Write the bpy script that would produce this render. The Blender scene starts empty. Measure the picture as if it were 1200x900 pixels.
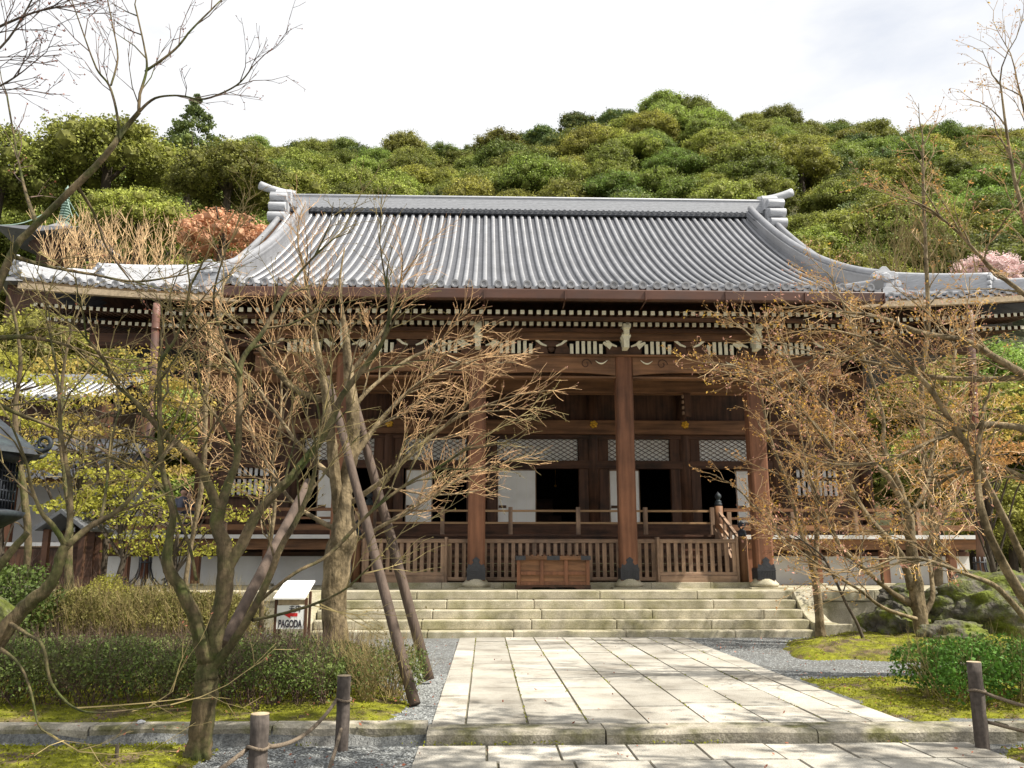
import bpy, math, random
import numpy as np
from mathutils import Vector, Matrix, noise

random.seed(7); NR = np.random.default_rng(7)
SC = bpy.context.scene
COL = SC.collection

# ---------------------------------------------------------------- camera, sky, sun, exposure
YAW = math.radians(1.79); PITCH = math.atan(.209)
cam_d = bpy.data.cameras.new('camera'); cam = bpy.data.objects.new('camera', cam_d); COL.objects.link(cam)
cam.location = (0, 0, 1.6); cam.rotation_euler = (math.pi/2 + PITCH, 0, -YAW)
cam_d.lens = 30.0; cam_d.sensor_width = 36.0; cam_d.clip_end = 5000; cam_d.clip_start = .05
SC.camera = cam
SUN_EL, SUN_AZ = math.radians(53), math.radians(73)      # azimuth measured from the viewer's side (-Y) towards +X
sun_dir = Vector((math.sin(SUN_AZ)*math.cos(SUN_EL), -math.cos(SUN_AZ)*math.cos(SUN_EL), math.sin(SUN_EL)))
sd = bpy.data.lights.new('sun', 'SUN'); sd.energy = 5.0; sd.angle = math.radians(.5); sd.color = (1, .94, .84)
so = bpy.data.objects.new('sun', sd); COL.objects.link(so); so.rotation_euler = sun_dir.to_track_quat('Z', 'Y').to_euler()
W = bpy.data.worlds.new('World'); SC.world = W; W.use_nodes = True
nt = W.node_tree; nt.nodes.clear()
def N(t, **k):
    n = nt.nodes.new(t)
    for a, b in k.items(): setattr(n, a, b)
    return n
sky = N('ShaderNodeTexSky', sky_type='NISHITA', sun_disc=False)
sky.sun_elevation = SUN_EL; sky.sun_rotation = math.atan2(sun_dir.x, sun_dir.y)
tc = N('ShaderNodeTexCoord'); mp = N('ShaderNodeMapping'); mp.inputs['Scale'].default_value = (1, 1, 2.6)
nz = N('ShaderNodeTexNoise'); nz.inputs['Scale'].default_value = 2.3; nz.inputs['Detail'].default_value = 7; nz.inputs['Roughness'].default_value = .55
cr = N('ShaderNodeValToRGB'); cr.color_ramp.elements[0].position = .26; cr.color_ramp.elements[0].color = (.62, .62, .62, 1)
cr.color_ramp.elements[1].position = .44; cr.color_ramp.elements[1].color = (1, 1, 1, 1)
mx = N('ShaderNodeMix', data_type='RGBA'); mx.inputs[7].default_value = (6.1, 6.15, 6.25, 1)   # thin white cloud
bg = N('ShaderNodeBackground'); bg.inputs['Strength'].default_value = .1; out = N('ShaderNodeOutputWorld')
L = nt.links.new
L(tc.outputs['Generated'], mp.inputs[0]); L(mp.outputs[0], nz.inputs['Vector']); L(nz.outputs[0], cr.inputs[0])
L(cr.outputs[0], mx.inputs[0]); L(sky.outputs[0], mx.inputs[6]); L(mx.outputs[2], bg.inputs[0]); L(bg.outputs[0], out.inputs[0])
SC.view_settings.view_transform = 'Standard'; SC.view_settings.look = 'None'
SC.view_settings.exposure = .76; SC.view_settings.gamma = 1; SC.view_settings.use_curve_mapping = False
SC.render.engine = 'CYCLES'; SC.cycles.max_bounces = 6; SC.cycles.diffuse_bounces = 3; SC.cycles.glossy_bounces = 2
SC.cycles.transparent_max_bounces = 4; SC.cycles.use_denoising = True

# ---------------------------------------------------------------- photograph geometry -> world
_F = Vector((math.sin(YAW)*math.cos(PITCH), math.cos(YAW)*math.cos(PITCH), math.sin(PITCH)))
_R = Vector((math.cos(YAW), -math.sin(YAW), 0)); _U = _R.cross(_F); _C = Vector((0, 0, 1.6))
def ray(x, y): return _F + _R*((x-600)/1000) + _U*((450-y)/1000)
def onY(x, y, Y): d = ray(x, y); return _C + d*(Y/d.y)
def onZ(x, y, z): d = ray(x, y); return _C + d*((z-1.6)/d.z)
def proj(p):
    v = Vector(p) - _C; z = v.dot(_F); return 600+1000*v.dot(_R)/z, 450-1000*v.dot(_U)/z

# ---------------------------------------------------------------- materials
def mat(name, base, rough=.8, var=.25, scale=6, stretch=(1, 1, 1), bump=.2, bscale=None, c2=None, c2lo=.45, c2hi=.7, c2scale=2,
        spec=.3, island=0, objvar=0, transl=0, metal=0, bdist=.02, hue=0, fine=0):
    m = bpy.data.materials.new(name); m.use_nodes = True; t = m.node_tree; t.nodes.clear(); ln = t.links.new
    def n(ty, **k):
        q = t.nodes.new(ty)
        for a, b in k.items(): setattr(q, a, b)
        return q
    co = n('ShaderNodeTexCoord'); mpn = n('ShaderNodeMapping'); mpn.inputs['Scale'].default_value = stretch
    ln(co.outputs['Object'], mpn.inputs[0])
    ns = n('ShaderNodeTexNoise'); ns.inputs['Scale'].default_value = scale; ns.inputs['Detail'].default_value = 6
    ln(mpn.outputs[0], ns.inputs['Vector'])
    rp = n('ShaderNodeMapRange'); rp.inputs[1].default_value = .3; rp.inputs[2].default_value = .7
    rp.inputs[3].default_value = 1-var; rp.inputs[4].default_value = 1+var; ln(ns.outputs[0], rp.inputs[0])
    col = n('ShaderNodeRGB'); col.outputs[0].default_value = (*base, 1); cs = col.outputs[0]
    if c2:
        n2 = n('ShaderNodeTexNoise'); n2.inputs['Scale'].default_value = c2scale; n2.inputs['Detail'].default_value = 5; n2.inputs['Roughness'].default_value = .62
        ln(co.outputs['Object'], n2.inputs['Vector'])
        r2 = n('ShaderNodeMapRange'); r2.inputs[1].default_value = c2lo; r2.inputs[2].default_value = c2hi; ln(n2.outputs[0], r2.inputs[0])
        mm = n('ShaderNodeMix', data_type='RGBA'); mm.inputs[7].default_value = (*c2, 1); ln(r2.outputs[0], mm.inputs[0]); ln(cs, mm.inputs[6]); cs = mm.outputs[2]
    fac = rp.outputs[0]
    def mul(a, b):
        q = n('ShaderNodeMath', operation='MULTIPLY'); ln(a, q.inputs[0]); ln(b, q.inputs[1]); return q.outputs[0]
    if fine:
        n3 = n('ShaderNodeTexNoise'); n3.inputs['Scale'].default_value = fine; n3.inputs['Detail'].default_value = 3; ln(co.outputs['Object'], n3.inputs['Vector'])
        r3 = n('ShaderNodeMapRange'); r3.inputs[1].default_value = .3; r3.inputs[2].default_value = .7; r3.inputs[3].default_value = .75; r3.inputs[4].default_value = 1.25; ln(n3.outputs[0], r3.inputs[0]); fac = mul(fac, r3.outputs[0])
    if island:
        g = n('ShaderNodeNewGeometry'); r3 = n('ShaderNodeMapRange'); r3.inputs[3].default_value = 1-island; r3.inputs[4].default_value = 1+island
        ln(g.outputs['Random Per Island'], r3.inputs[0]); fac = mul(fac, r3.outputs[0])
    vm = n('ShaderNodeVectorMath', operation='SCALE'); ln(cs, vm.inputs[0]); ln(fac, vm.inputs['Scale']); cs = vm.outputs[0]
    if objvar or hue:
        oi = n('ShaderNodeObjectInfo'); hs = n('ShaderNodeHueSaturation'); ln(cs, hs.inputs['Color'])
        r4 = n('ShaderNodeMapRange'); r4.inputs[3].default_value = 1-objvar; r4.inputs[4].default_value = 1+objvar; ln(oi.outputs['Random'], r4.inputs[0]); ln(r4.outputs[0], hs.inputs['Value'])
        w = n('ShaderNodeTexWhiteNoise', noise_dimensions='1D'); ln(oi.outputs['Random'], w.inputs['W'])
        r5 = n('ShaderNodeMapRange'); r5.inputs[3].default_value = .5-hue; r5.inputs[4].default_value = .5+hue; ln(w.outputs['Value'], r5.inputs[0]); ln(r5.outputs[0], hs.inputs['Hue']); cs = hs.outputs[0]
    p = n('ShaderNodeBsdfPrincipled'); ln(cs, p.inputs['Base Color']); p.inputs['Roughness'].default_value = rough
    p.inputs['Specular IOR Level'].default_value = spec; p.inputs['Metallic'].default_value = metal
    if bump:
        nb = n('ShaderNodeTexNoise'); nb.inputs['Scale'].default_value = bscale or scale*4; nb.inputs['Detail'].default_value = 5; ln(mpn.outputs[0], nb.inputs['Vector'])
        b = n('ShaderNodeBump'); b.inputs['Strength'].default_value = bump; b.inputs['Distance'].default_value = bdist; ln(nb.outputs[0], b.inputs['Height']); ln(b.outputs[0], p.inputs['Normal'])
    o = n('ShaderNodeOutputMaterial'); sh = p.outputs[0]
    if transl:
        tr = n('ShaderNodeBsdfTranslucent'); ln(cs, tr.inputs[0]); ms = n('ShaderNodeMixShader'); ms.inputs[0].default_value = transl
        ln(sh, ms.inputs[1]); ln(tr.outputs[0], ms.inputs[2]); sh = ms.outputs[0]
    ln(sh, o.inputs[0]); return m

M = {}
# timbers: grain runs along the stretched-out axis
for ax, st in (('x', (.08, 1, 1)), ('y', (1, .08, 1)), ('z', (1, 1, .08))):
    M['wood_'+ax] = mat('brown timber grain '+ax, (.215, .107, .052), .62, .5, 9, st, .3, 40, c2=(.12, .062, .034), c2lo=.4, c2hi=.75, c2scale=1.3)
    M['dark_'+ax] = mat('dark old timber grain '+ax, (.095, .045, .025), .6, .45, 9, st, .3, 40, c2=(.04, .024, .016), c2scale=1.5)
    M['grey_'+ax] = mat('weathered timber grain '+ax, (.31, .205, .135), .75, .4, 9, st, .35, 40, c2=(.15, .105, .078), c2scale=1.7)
M['red_z'] = mat('reddish timber', (.20, .088, .046), .6, .4, 8, (1, 1, .08), .3, 40, c2=(.13, .058, .032), c2lo=.42, c2hi=.72, c2scale=1.1)
M['white'] = mat('aged white paint', (.84, .80, .62), .7, .12, 12, bump=.1)
M['plaster'] = mat('white plaster', (.66, .66, .65), .85, .06, 3, bump=.08, c2=(.6, .59, .56), c2lo=.55, c2hi=.8, c2scale=1.2)
M['paper'] = mat('white paper panel', (.90, .89, .84), .8, .05, 2, (1, 1, .25), bump=.03, c2=(.72, .70, .63), c2lo=.5, c2hi=.8, c2scale=.9)
M['pan'] = mat('groove shaded pan tile', (.085, .088, .10), .5, .2, 4, bump=.1, c2=(.06, .062, .07), c2scale=.5, spec=.4)  # groove shade between the cover tiles is put into this colour
M['tile'] = mat('silver grey roof tile', (.25, .255, .27), .33, .10, 3, bump=.06, bscale=14, c2=(.17, .172, .18), c2lo=.42, c2hi=.75, c2scale=.55, spec=.5)
M['tile_pale'] = mat('pale ridge tile', (.42, .43, .45), .5, .18, 4, (1, 1, 9), .35, 9, spec=.45)
M['tile_dark'] = mat('dark tile joint', (.11, .115, .125), .6, .2, 6)
M['copper'] = mat('brown copper gutter', (.09, .037, .021), .42, .25, 3, (.3, 1, 1), .1, c2=(.075, .038, .027), c2scale=1.5, spec=.5)
M['pipe'] = mat('weathered brown downpipe', (.17, .105, .085), .55, .3, 3, (1, 1, .3), .2, c2=(.16, .055, .035), c2lo=.45, c2hi=.6, c2scale=.5)
M['rail'] = mat('pale handrail timber', (.40, .25, .13), .7, .3, 9, (.08, 1, 1), .2, 40)
M['stone'] = mat('warm cut stone', (.44, .40, .30), .85, .2, 3, bump=.35, bscale=40, c2=(.25, .23, .13), c2lo=.42, c2hi=.68, c2scale=1.6, fine=50, island=.1)
M['slab'] = mat('grey granite slab', (.425, .40, .345), .85, .16, 3, bump=.4, bscale=60, c2=(.225, .205, .17), c2lo=.46, c2hi=.66, c2scale=1.5, fine=80, island=.2)
M['kerb'] = mat('old kerb stone', (.33, .30, .24), .9, .3, 4, bump=.6, bscale=30, c2=(.12, .115, .05), c2lo=.45, c2hi=.66, c2scale=2.4, fine=60, island=.1)
M['joint'] = mat('mossy joint', (.17, .155, .11), .95, .4, 20, bump=.4)
M['gravel'] = mat('grey gravel', (.178, .184, .18), .9, .4, 30, bump=1, bscale=55, bdist=.03, c2=(.12, .112, .10), c2lo=.45, c2hi=.7, c2scale=.9, fine=90)
M['pebble'] = mat('grey pebble', (.22, .228, .222), .8, .3, 30, bump=.2, island=.55)
M['moss'] = mat('green moss', (.19, .195, .012), .95, .5, 7, bump=1, bscale=60, bdist=.03, c2=(.13, .095, .05), c2lo=.47, c2hi=.62, c2scale=2.2, fine=40)
M['moss_leaf'] = mat('moss tuft', (.25, .26, .02), .95, .2, 3, bump=0, island=.45, transl=.3)
M['soil'] = mat('wooded soil', (.045, .05, .02), .95, .5, 3, bump=.6, c2=(.09, .07, .035), c2scale=.3)
M['bark'] = mat('mossy maple bark', (.125, .092, .05), .9, .5, 9, (1, 1, .3), .9, 22, c2=(.05, .06, .014), c2lo=.42, c2hi=.64, c2scale=3.2, fine=30, bdist=.03)
M['bark_pale'] = mat('pale lichen bark', (.215, .165, .095), .9, .5, 7, (1, 1, .4), .9, 18, c2=(.095, .07, .036), c2lo=.42, c2hi=.62, c2scale=3, fine=26, bdist=.04)
M['bark_dark'] = mat('dark bark', (.07, .055, .038), .9, .4, 9, (1, 1, .3), .8, 22)
M['twig'] = mat('olive twig', (.27, .21, .09), .8, .35, 5, bump=0, island=.3)
M['twig_pink'] = mat('salmon twig', (.50, .32, .16), .75, .3, 5, bump=0, island=.35)
M['twig_tan'] = mat('tan twig', (.60, .42, .23), .75, .3, 5, bump=0, island=.35)
M['twig_dark'] = mat('dark twig', (.10, .065, .05), .8, .3, 5, bump=0, island=.3)
M['bud_orange'] = mat('orange young leaf', (.46, .25, .085), .7, .2, 5, bump=0, island=.4, transl=.35)
M['bud_pink'] = mat('rosy bud', (.50, .26, .19), .7, .2, 5, bump=0, island=.4, transl=.25)
M['bud_gold'] = mat('golden young leaf', (.55, .34, .06), .7, .2, 5, bump=0, island=.4, transl=.35)
M['bud_red'] = mat('red bud', (.33, .12, .07), .7, .2, 5, bump=0, island=.4, transl=.2)
M['bud_olive'] = mat('olive bud', (.22, .17, .05), .7, .2, 5, bump=0, island=.4, transl=.3)
M['leaf_yellow'] = mat('yellow green leaf', (.38, .37, .06), .7, .2, 5, bump=0, island=.4, transl=.45)
M['leaf_gold'] = mat('golden leaf', (.48, .37, .09), .7, .2, 5, bump=0, island=.35, transl=.45)
M['leaf_rust'] = mat('rust orange leaf', (.56, .31, .18), .75, .2, 2, bump=0, island=.35, transl=.3)
M['leaf_pink'] = mat('pale pink blossom', (.78, .60, .58), .75, .1, 2, bump=0, island=.15, transl=.3)
M['leaf_hill'] = mat('evergreen leaf', (.215, .25, .047), .6, .5, .45, bump=0, island=.6, objvar=.42, hue=.038, transl=.3, spec=.3)
M['leaf_dark'] = mat('conifer needle', (.11, .15, .045), .7, .35, .6, bump=0, island=.4, objvar=.2, hue=.02, transl=.15)
M['leaf_mid'] = mat('cypress foliage', (.12, .15, .05), .7, .35, .6, bump=0, island=.4, objvar=.1, hue=.01, transl=.2)
M['leaf_core'] = mat('light blocking core', (.13, .14, .028), .8, .5, 2, bump=1, bscale=5, objvar=.3, hue=.03)  # colour of the solid balls added inside crowns to block light
M['leaf_gloss'] = mat('glossy hedge leaf', (.075, .165, .022), .62, .25, 4, bump=0, island=.45, transl=.2, spec=.2)
M['leaf_azalea'] = mat('azalea leaf', (.10, .145, .03), .6, .35, 1.2, bump=0, island=.55, transl=.25, c2=(.13, .12, .045), c2lo=.5, c2hi=.75, c2scale=1.2)
M['leaf_dry'] = mat('dry hedge leaf', (.20, .185, .05), .7, .3, 1.5, bump=0, island=.4, transl=.3)
M['rock'] = mat('mossy boulder', (.115, .105, .085), .95, .5, 3, bump=1, bscale=9, bdist=.08, c2=(.10, .12, .018), c2lo=.40, c2hi=.58, c2scale=2.6, fine=20)
M['post'] = mat('charred post wood', (.085, .07, .06), .85, .5, 10, (1, 1, .12), .7, 30, fine=30)
M['post_top'] = mat('cut post end', (.42, .33, .22), .85, .25, 14)
M['pole'] = mat('support pole', (.095, .068, .052), .8, .4, 8, (1, 1, .1), .5, 30)
M['rope'] = mat('hemp rope', (.21, .165, .12), .95, .3, 60, bump=1, bscale=120)
M['iron'] = mat('black iron', (.028, .03, .036), .45, .3, 8, spec=.5)
M['bronze'] = mat('dark bronze', (.022, .026, .034), .6, .4, 6, spec=.3, c2=(.03, .042, .045), c2scale=3)
M['verdigris'] = mat('green copper', (.24, .34, .29), .6, .2, 6)
M['gold'] = mat('gilt metal', (.85, .50, .06), .35, .2, 9, metal=.6)
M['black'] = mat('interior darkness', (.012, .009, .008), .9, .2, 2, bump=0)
M['sign_white'] = mat('white sign board', (.85, .85, .83), .5, .03, 3, bump=0)
M['sign_black'] = mat('black lettering', (.035, .035, .05), .6, .1, 3, bump=0)
M['sign_red'] = mat('red arrow', (.62, .03, .03), .6, .1, 3, bump=0)
M['skin'] = mat('skin', (.50, .31, .22), .6, .05, 3, bump=0)
M['cloth_dark'] = mat('dark jacket cloth', (.03, .032, .045), .85, .2, 8)
M['cloth_grey'] = mat('grey jacket cloth', (.11, .12, .16), .85, .2, 8)
M['hair'] = mat('dark hair', (.02, .016, .014), .6, .2, 20)

# ---------------------------------------------------------------- builders
class MB:
    def __init__(s): s.v = []; s.f = []; s.m = []; s.s = []; s.mi = 0; s.sm = False
    def face(s, idx): s.f.append(idx); s.m.append(s.mi); s.s.append(s.sm)
    def quad(s, a, b, c, d):
        k = len(s.v); s.v += [tuple(a), tuple(b), tuple(c), tuple(d)]; s.face((k, k+1, k+2, k+3))
    def box(s, x0, x1, y0, y1, z0, z1, front=None):
        k = len(s.v)
        s.v += [(x0,y0,z0),(x1,y0,z0),(x1,y1,z0),(x0,y1,z0),(x0,y0,z1),(x1,y0,z1),(x1,y1,z1),(x0,y1,z1)]
        mi = s.mi
        for i, q in enumerate(((0,3,2,1),(4,5,6,7),(0,1,5,4),(1,2,6,5),(2,3,7,6),(3,0,4,7))):
            if front is not None and i == 2: s.mi = front
            s.face(tuple(k+j for j in q)); s.mi = mi
    def hexa(s, P):          # eight corners, bottom four then top four
        k = len(s.v); s.v += [tuple(p) for p in P]
        for q in ((0,3,2,1),(4,5,6,7),(0,1,5,4),(1,2,6,5),(2,3,7,6),(3,0,4,7)): s.face(tuple(k+j for j in q))
    def bar(s, a, b, w, h, up=(0, 0, 1)):
        a = Vector(a); b = Vector(b); d = (b-a).normalized(); u = Vector(up); r = d.cross(u)
        if r.length < 1e-4: r = d.cross(Vector((0, 1, 0)))
        r.normalize(); u = r.cross(d); P = []
        for sgn in (-1, 1):
            for (p, q) in ((a, -1), (a, 1), (b, 1), (b, -1)): P.append(p + r*(q*w/2) + u*(sgn*h/2))
        s.hexa(P)
    def prism(s, poly, y0, y1):       # outline in x,z given depth along y
        n = len(poly); k = len(s.v)
        s.v += [(x, y0, z) for x, z in poly] + [(x, y1, z) for x, z in poly]
        s.face(tuple(range(k, k+n))); s.face(tuple(range(k+2*n-1, k+n-1, -1)))
        for i in range(n): j = (i+1) % n; s.face((k+i, k+n+i, k+n+j, k+j))
    def prismx(s, poly, x0, x1):      # outline in y,z given width along x
        n = len(poly); k = len(s.v)
        s.v += [(x0, y, z) for y, z in poly] + [(x1, y, z) for y, z in poly]
        s.face(tuple(range(k+n-1, k-1, -1))); s.face(tuple(range(k+n, k+2*n)))
        for i in range(n): j = (i+1) % n; s.face((k+i, k+j, k+n+j, k+n+i))
    def tube(s, pts, rad, n=6, cap=True, lump=0):
        pts = [Vector(p) for p in pts]; k0 = len(s.v); m = len(pts); r = None; sm = s.sm; s.sm = n > 4
        for i in range(m):
            d = (pts[min(i+1, m-1)] - pts[max(i-1, 0)])
            if d.length < 1e-9: d = Vector((0, 0, 1))
            d.normalize()
            if r is None:
                r = d.cross(Vector((.31, .95, .1)));
                if r.length < 1e-3: r = d.cross(Vector((1, 0, 0)))
            r = r - d*r.dot(d)
            if r.length < 1e-6: r = d.orthogonal()
            r.normalize(); u = d.cross(r); R = rad[i] if hasattr(rad, '__len__') else rad
            for j in range(n):
                a = 2*math.pi*j/n; q = R
                if lump: w_ = r*math.cos(a)+u*math.sin(a); q = R*(1 + lump*(noise.noise(pts[i]*1.1 + w_*1.1) + .5*noise.noise(Vector((pts[i].x*2, pts[i].y*2, pts[i].z*.9)) + w_*2.6)))
                p = pts[i] + r*(q*math.cos(a)) + u*(q*math.sin(a)); s.v.append((p.x, p.y, p.z))
        for i in range(m-1):
            for j in range(n):
                a = k0+i*n+j; b = k0+i*n+(j+1) % n; s.face((a, b, b+n, a+n))
        if cap and n > 3:
            s.sm = False; s.face(tuple(range(k0+n-1, k0-1, -1))); s.face(tuple(range(k0+(m-1)*n, k0+m*n)))
        s.sm = sm
    def lathe(s, prof, c, n=16, sx=1, sy=1):
        k = len(s.v); m = len(prof); sm = s.sm; s.sm = True
        for r, z in prof:
            for j in range(n):
                a = 2*math.pi*(j+.5)/n; s.v.append((c[0]+r*sx*math.cos(a), c[1]+r*sy*math.sin(a), c[2]+z))
        for i in range(m-1):
            for j in range(n):
                a = k+i*n+j; b = k+i*n+(j+1) % n; s.face((a, b, b+n, a+n))
        s.face(tuple(range(k+n-1, k-1, -1))); s.face(tuple(range(k+(m-1)*n, k+m*n))); s.sm = sm
    def build(s, name, mats, parent=None, bevel=0):
        if not isinstance(mats, (list, tuple)): mats = [mats]
        off = wloc(parent) if parent else Vector((0, 0, 0))
        me = bpy.data.meshes.new(name); me.from_pydata([(x-off.x, y-off.y, z-off.z) for x, y, z in s.v], [], s.f)
        for q in mats: me.materials.append(q)
        me.polygons.foreach_set('material_index', s.m); me.polygons.foreach_set('use_smooth', s.s); me.update()
        o = bpy.data.objects.new(name, me); COL.objects.link(o); o.parent = parent
        if bevel:
            b = o.modifiers.new('bevel', 'BEVEL'); b.width = bevel; b.segments = 2; b.limit_method = 'ANGLE'
        return o
def wloc(o):
    v = Vector((0, 0, 0))
    while o: v += o.location; o = o.parent
    return v
def tag(o, label=None, cat=None, group=None, kind=None):
    if label: o['label'] = label
    if cat: o['category'] = cat
    if group: o['group'] = group
    if kind: o['kind'] = kind
    return o
def thing(name, label, cat, loc=(0, 0, 0), group=None):
    o = bpy.data.objects.new(name, None); o.empty_display_size = .3; o.location = loc; COL.objects.link(o); return tag(o, label, cat, group)
def rebase(o, loc):      # put the origin of a single-mesh thing at its base
    off = Vector(loc)
    for v in o.data.vertices: v.co -= off
    o.location = off; return o
def box_part(name, m, parent, *a, bevel=0, **k):
    b = MB(); b.box(*a, **k); return b.build(name, m, parent, bevel)
def leaves(name, C, size, m, parent=None, bias=None, aspect=.55, fold=0, sizevar=.4, link=True, up=0):
    """one mesh of N small rhombic leaves centred on C"""
    C = np.asarray(C, dtype=np.float64); n = len(C)
    nv = NR.normal(size=(n, 3)); nv[:, 2] += up
    if bias is not None: nv = nv*.75 + bias
    nv /= np.linalg.norm(nv, axis=1, keepdims=True)+1e-9
    t = NR.normal(size=(n, 3)); u = np.cross(nv, t); u /= np.linalg.norm(u, axis=1, keepdims=True)+1e-9; w = np.cross(nv, u)
    sz = size*(1+sizevar*NR.uniform(-1, 1, size=(n, 1)))
    V = np.empty((n, 4, 3)); V[:, 0] = C-u*sz; V[:, 1] = C+w*sz*aspect; V[:, 2] = C+u*sz; V[:, 3] = C-w*sz*aspect
    if fold: V[:, 1] += nv*sz*fold; V[:, 3] += nv*sz*fold
    off = wloc(parent) if parent else Vector((0, 0, 0)); V = V.reshape(-1, 3) - np.array(off)
    me = bpy.data.meshes.new(name); me.vertices.add(n*4); me.vertices.foreach_set('co', V.ravel())
    me.loops.add(n*4); me.loops.foreach_set('vertex_index', np.arange(n*4)); me.polygons.add(n)
    me.polygons.foreach_set('loop_start', np.arange(n)*4); me.polygons.foreach_set('loop_total', np.full(n, 4))
    me.materials.append(m); me.update(calc_edges=True)
    if not link: return me
    o = bpy.data.objects.new(name, me); COL.objects.link(o); o.parent = parent; return o
def rnd(a, b): return random.uniform(a, b)

# ================================================================ SETTING
AX = 1.75                        # the hall's axis of symmetry
POD = .94                        # podium top
# ---- ground sheet and wooded hill
SKYL = [(-500,185),(-100,178),(0,172),(130,172),(270,172),(340,168),(450,172),(540,180),(590,164),(640,146),(690,130),(735,116),(800,128),(850,131),(920,140),(1000,152),(1060,152),(1150,160),(1300,172),(1700,200)]
_sx = []; _sz = []
for px, py in SKYL: p = onY(px, py, 180); _sx.append(p.x); _sz.append(p.z-5.5)
def hill(X, Y):
    if Y < 58: return 0.
    top = float(np.interp(X, _sx, _sz)); f = (Y-58)/122
    if f <= 1: z = top*f**.93
    else: z = top*max(.2, 1-(f-1)*.5)
    return z + 1.6*noise.noise((X*.04, Y*.04, 0))*min(1, (Y-58)/20)
def ground_z(X, Y): return -.12 if Y < 8.85 else 0.
def sheet(name, xs, ys, zf, m):
    b = MB(); b.sm = True; nx = len(xs)
    for y in ys:
        for x in xs: b.v.append((x, y, zf(x, y)))
    for j in range(len(ys)-1):
        for i in range(nx-1): k = j*nx+i; b.face((k, k+1, k+1+nx, k+nx))
    return tag(b.build(name, m), kind='structure')
ys_ = [-400, -100, -30, 0, 4, 7, 8.8, 8.86, 9.2, 12, 16, 20, 30, 45, 57, 60]
sheet('ground', [-900, -300, -80, -30, -10, -5, 0, 5, 10, 30, 80, 300, 900], ys_, ground_z, M['gravel'])
sheet('hillside', [-400+10*i for i in range(81)], [57.9+5*i for i in range(58)], lambda x, y: hill(x, y) - (.06 if y < 59 else 0), M['soil'])

# ---- paved path of granite slabs
def slab_field(b, xedges, y0, y1, z, lens, gap=.0065, h=.1):
    for i in range(len(xedges)-1):
        y = y0 - rnd(0, .4)
        while y < y1:
            l = rnd(*lens); a = max(y, y0); c = min(y+l, y1); y += l
            if c-a < .12: continue
            g = gap*rnd(.6, 1.3); dz = rnd(-.004, .004); t = [rnd(-.003, .003) for _ in range(4)]
            x0 = xedges[i]+g; x1 = xedges[i+1]-g; a += gap*.35; c -= gap*.35; e = .006
            b.hexa([(x0,a,z-h),(x1,a,z-h),(x1,c,z-h),(x0,c,z-h),(x0+e,a+e,z+dz+t[0]),(x1-e,a+e,z+dz+t[1]),(x1-e,c-e,z+dz+t[2]),(x0+e,c-e,z+dz+t[3])])
PX = [-.53, -.18, .44, 1.05, 1.66, 2.27, 2.88, 3.49, 3.93, 4.28]
b = MB(); b.box(PX[0]+.02, PX[-1]-.02, 9.0, 19.0, -.05, .010); b.mi = 1
slab_field(b, PX, 9.03, 19.02, .024, (.9, 1.7))
tag(b.build('path', [M['joint'], M['slab']]), kind='structure')
b = MB(); b.box(-.55, 4.62, 5.4, 8.60, -.2, -.112); b.mi = 1
ed = [-.62+.66*i for i in range(9)]
y = 8.6
for row in range(5):
    d = rnd(.62, .7); sh = rnd(-.1, .1)
    for i in range(8):
        g = .007; z = -.092+rnd(-.004, .004); e = .006; x0 = ed[i]+g+(sh if i else 0); x1 = ed[i+1]-g+(sh if i < 7 else 0)
        b.hexa([(x0,y-d+g,-.2),(x1,y-d+g,-.2),(x1,y-g,-.2),(x0,y-g,-.2),(x0+e,y-d+g+e,z),(x1-e,y-d+g+e,z),(x1-e,y-g-e,z),(x0+e,y-g-e,z)])
    y -= d
tag(b.build('pavement', [M['joint'], M['slab']]), kind='structure')
# kerb of long stones across the front
b = MB(); x = -9.5
for w in (1.9, 1.7, 2.1, 1.75, 1.5, 1.72, 2.05, 1.95, 1.3, 1.6, 2, 2):
    left = x < -1.6; y0 = 8.84 if left else 8.64; y1 = 9.1 if left else 9.02; zt = .05 if left else .022
    if x > 4.6: zt = .03; y0 = 8.74
    n = 6; 
    P = [[(x+.008+(w-.016)*i/n, y0+rnd(-.015, .015)) for i in range(n+1)]]
    k = len(b.v)
    for i in range(n+1):
        xx, yy = P[0][i]; q = rnd(-.008, .008)
        b.v += [(xx, yy+.012, -.22), (xx, yy, zt-.03+q), (xx, yy+.03, zt+q), (xx, y1, zt+rnd(-.004, .004)), (xx, y1, -.22)]
    for i in range(n):
        for j in range(4): a = k+i*5+j; b.face((a, a+5, a+6, a+1))
    b.face(tuple(k+j for j in range(5))); b.face(tuple(k+n*5+j for j in range(4, -1, -1)))
    x += w
tag(b.build('kerb', M['kerb']), kind='structure')
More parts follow.
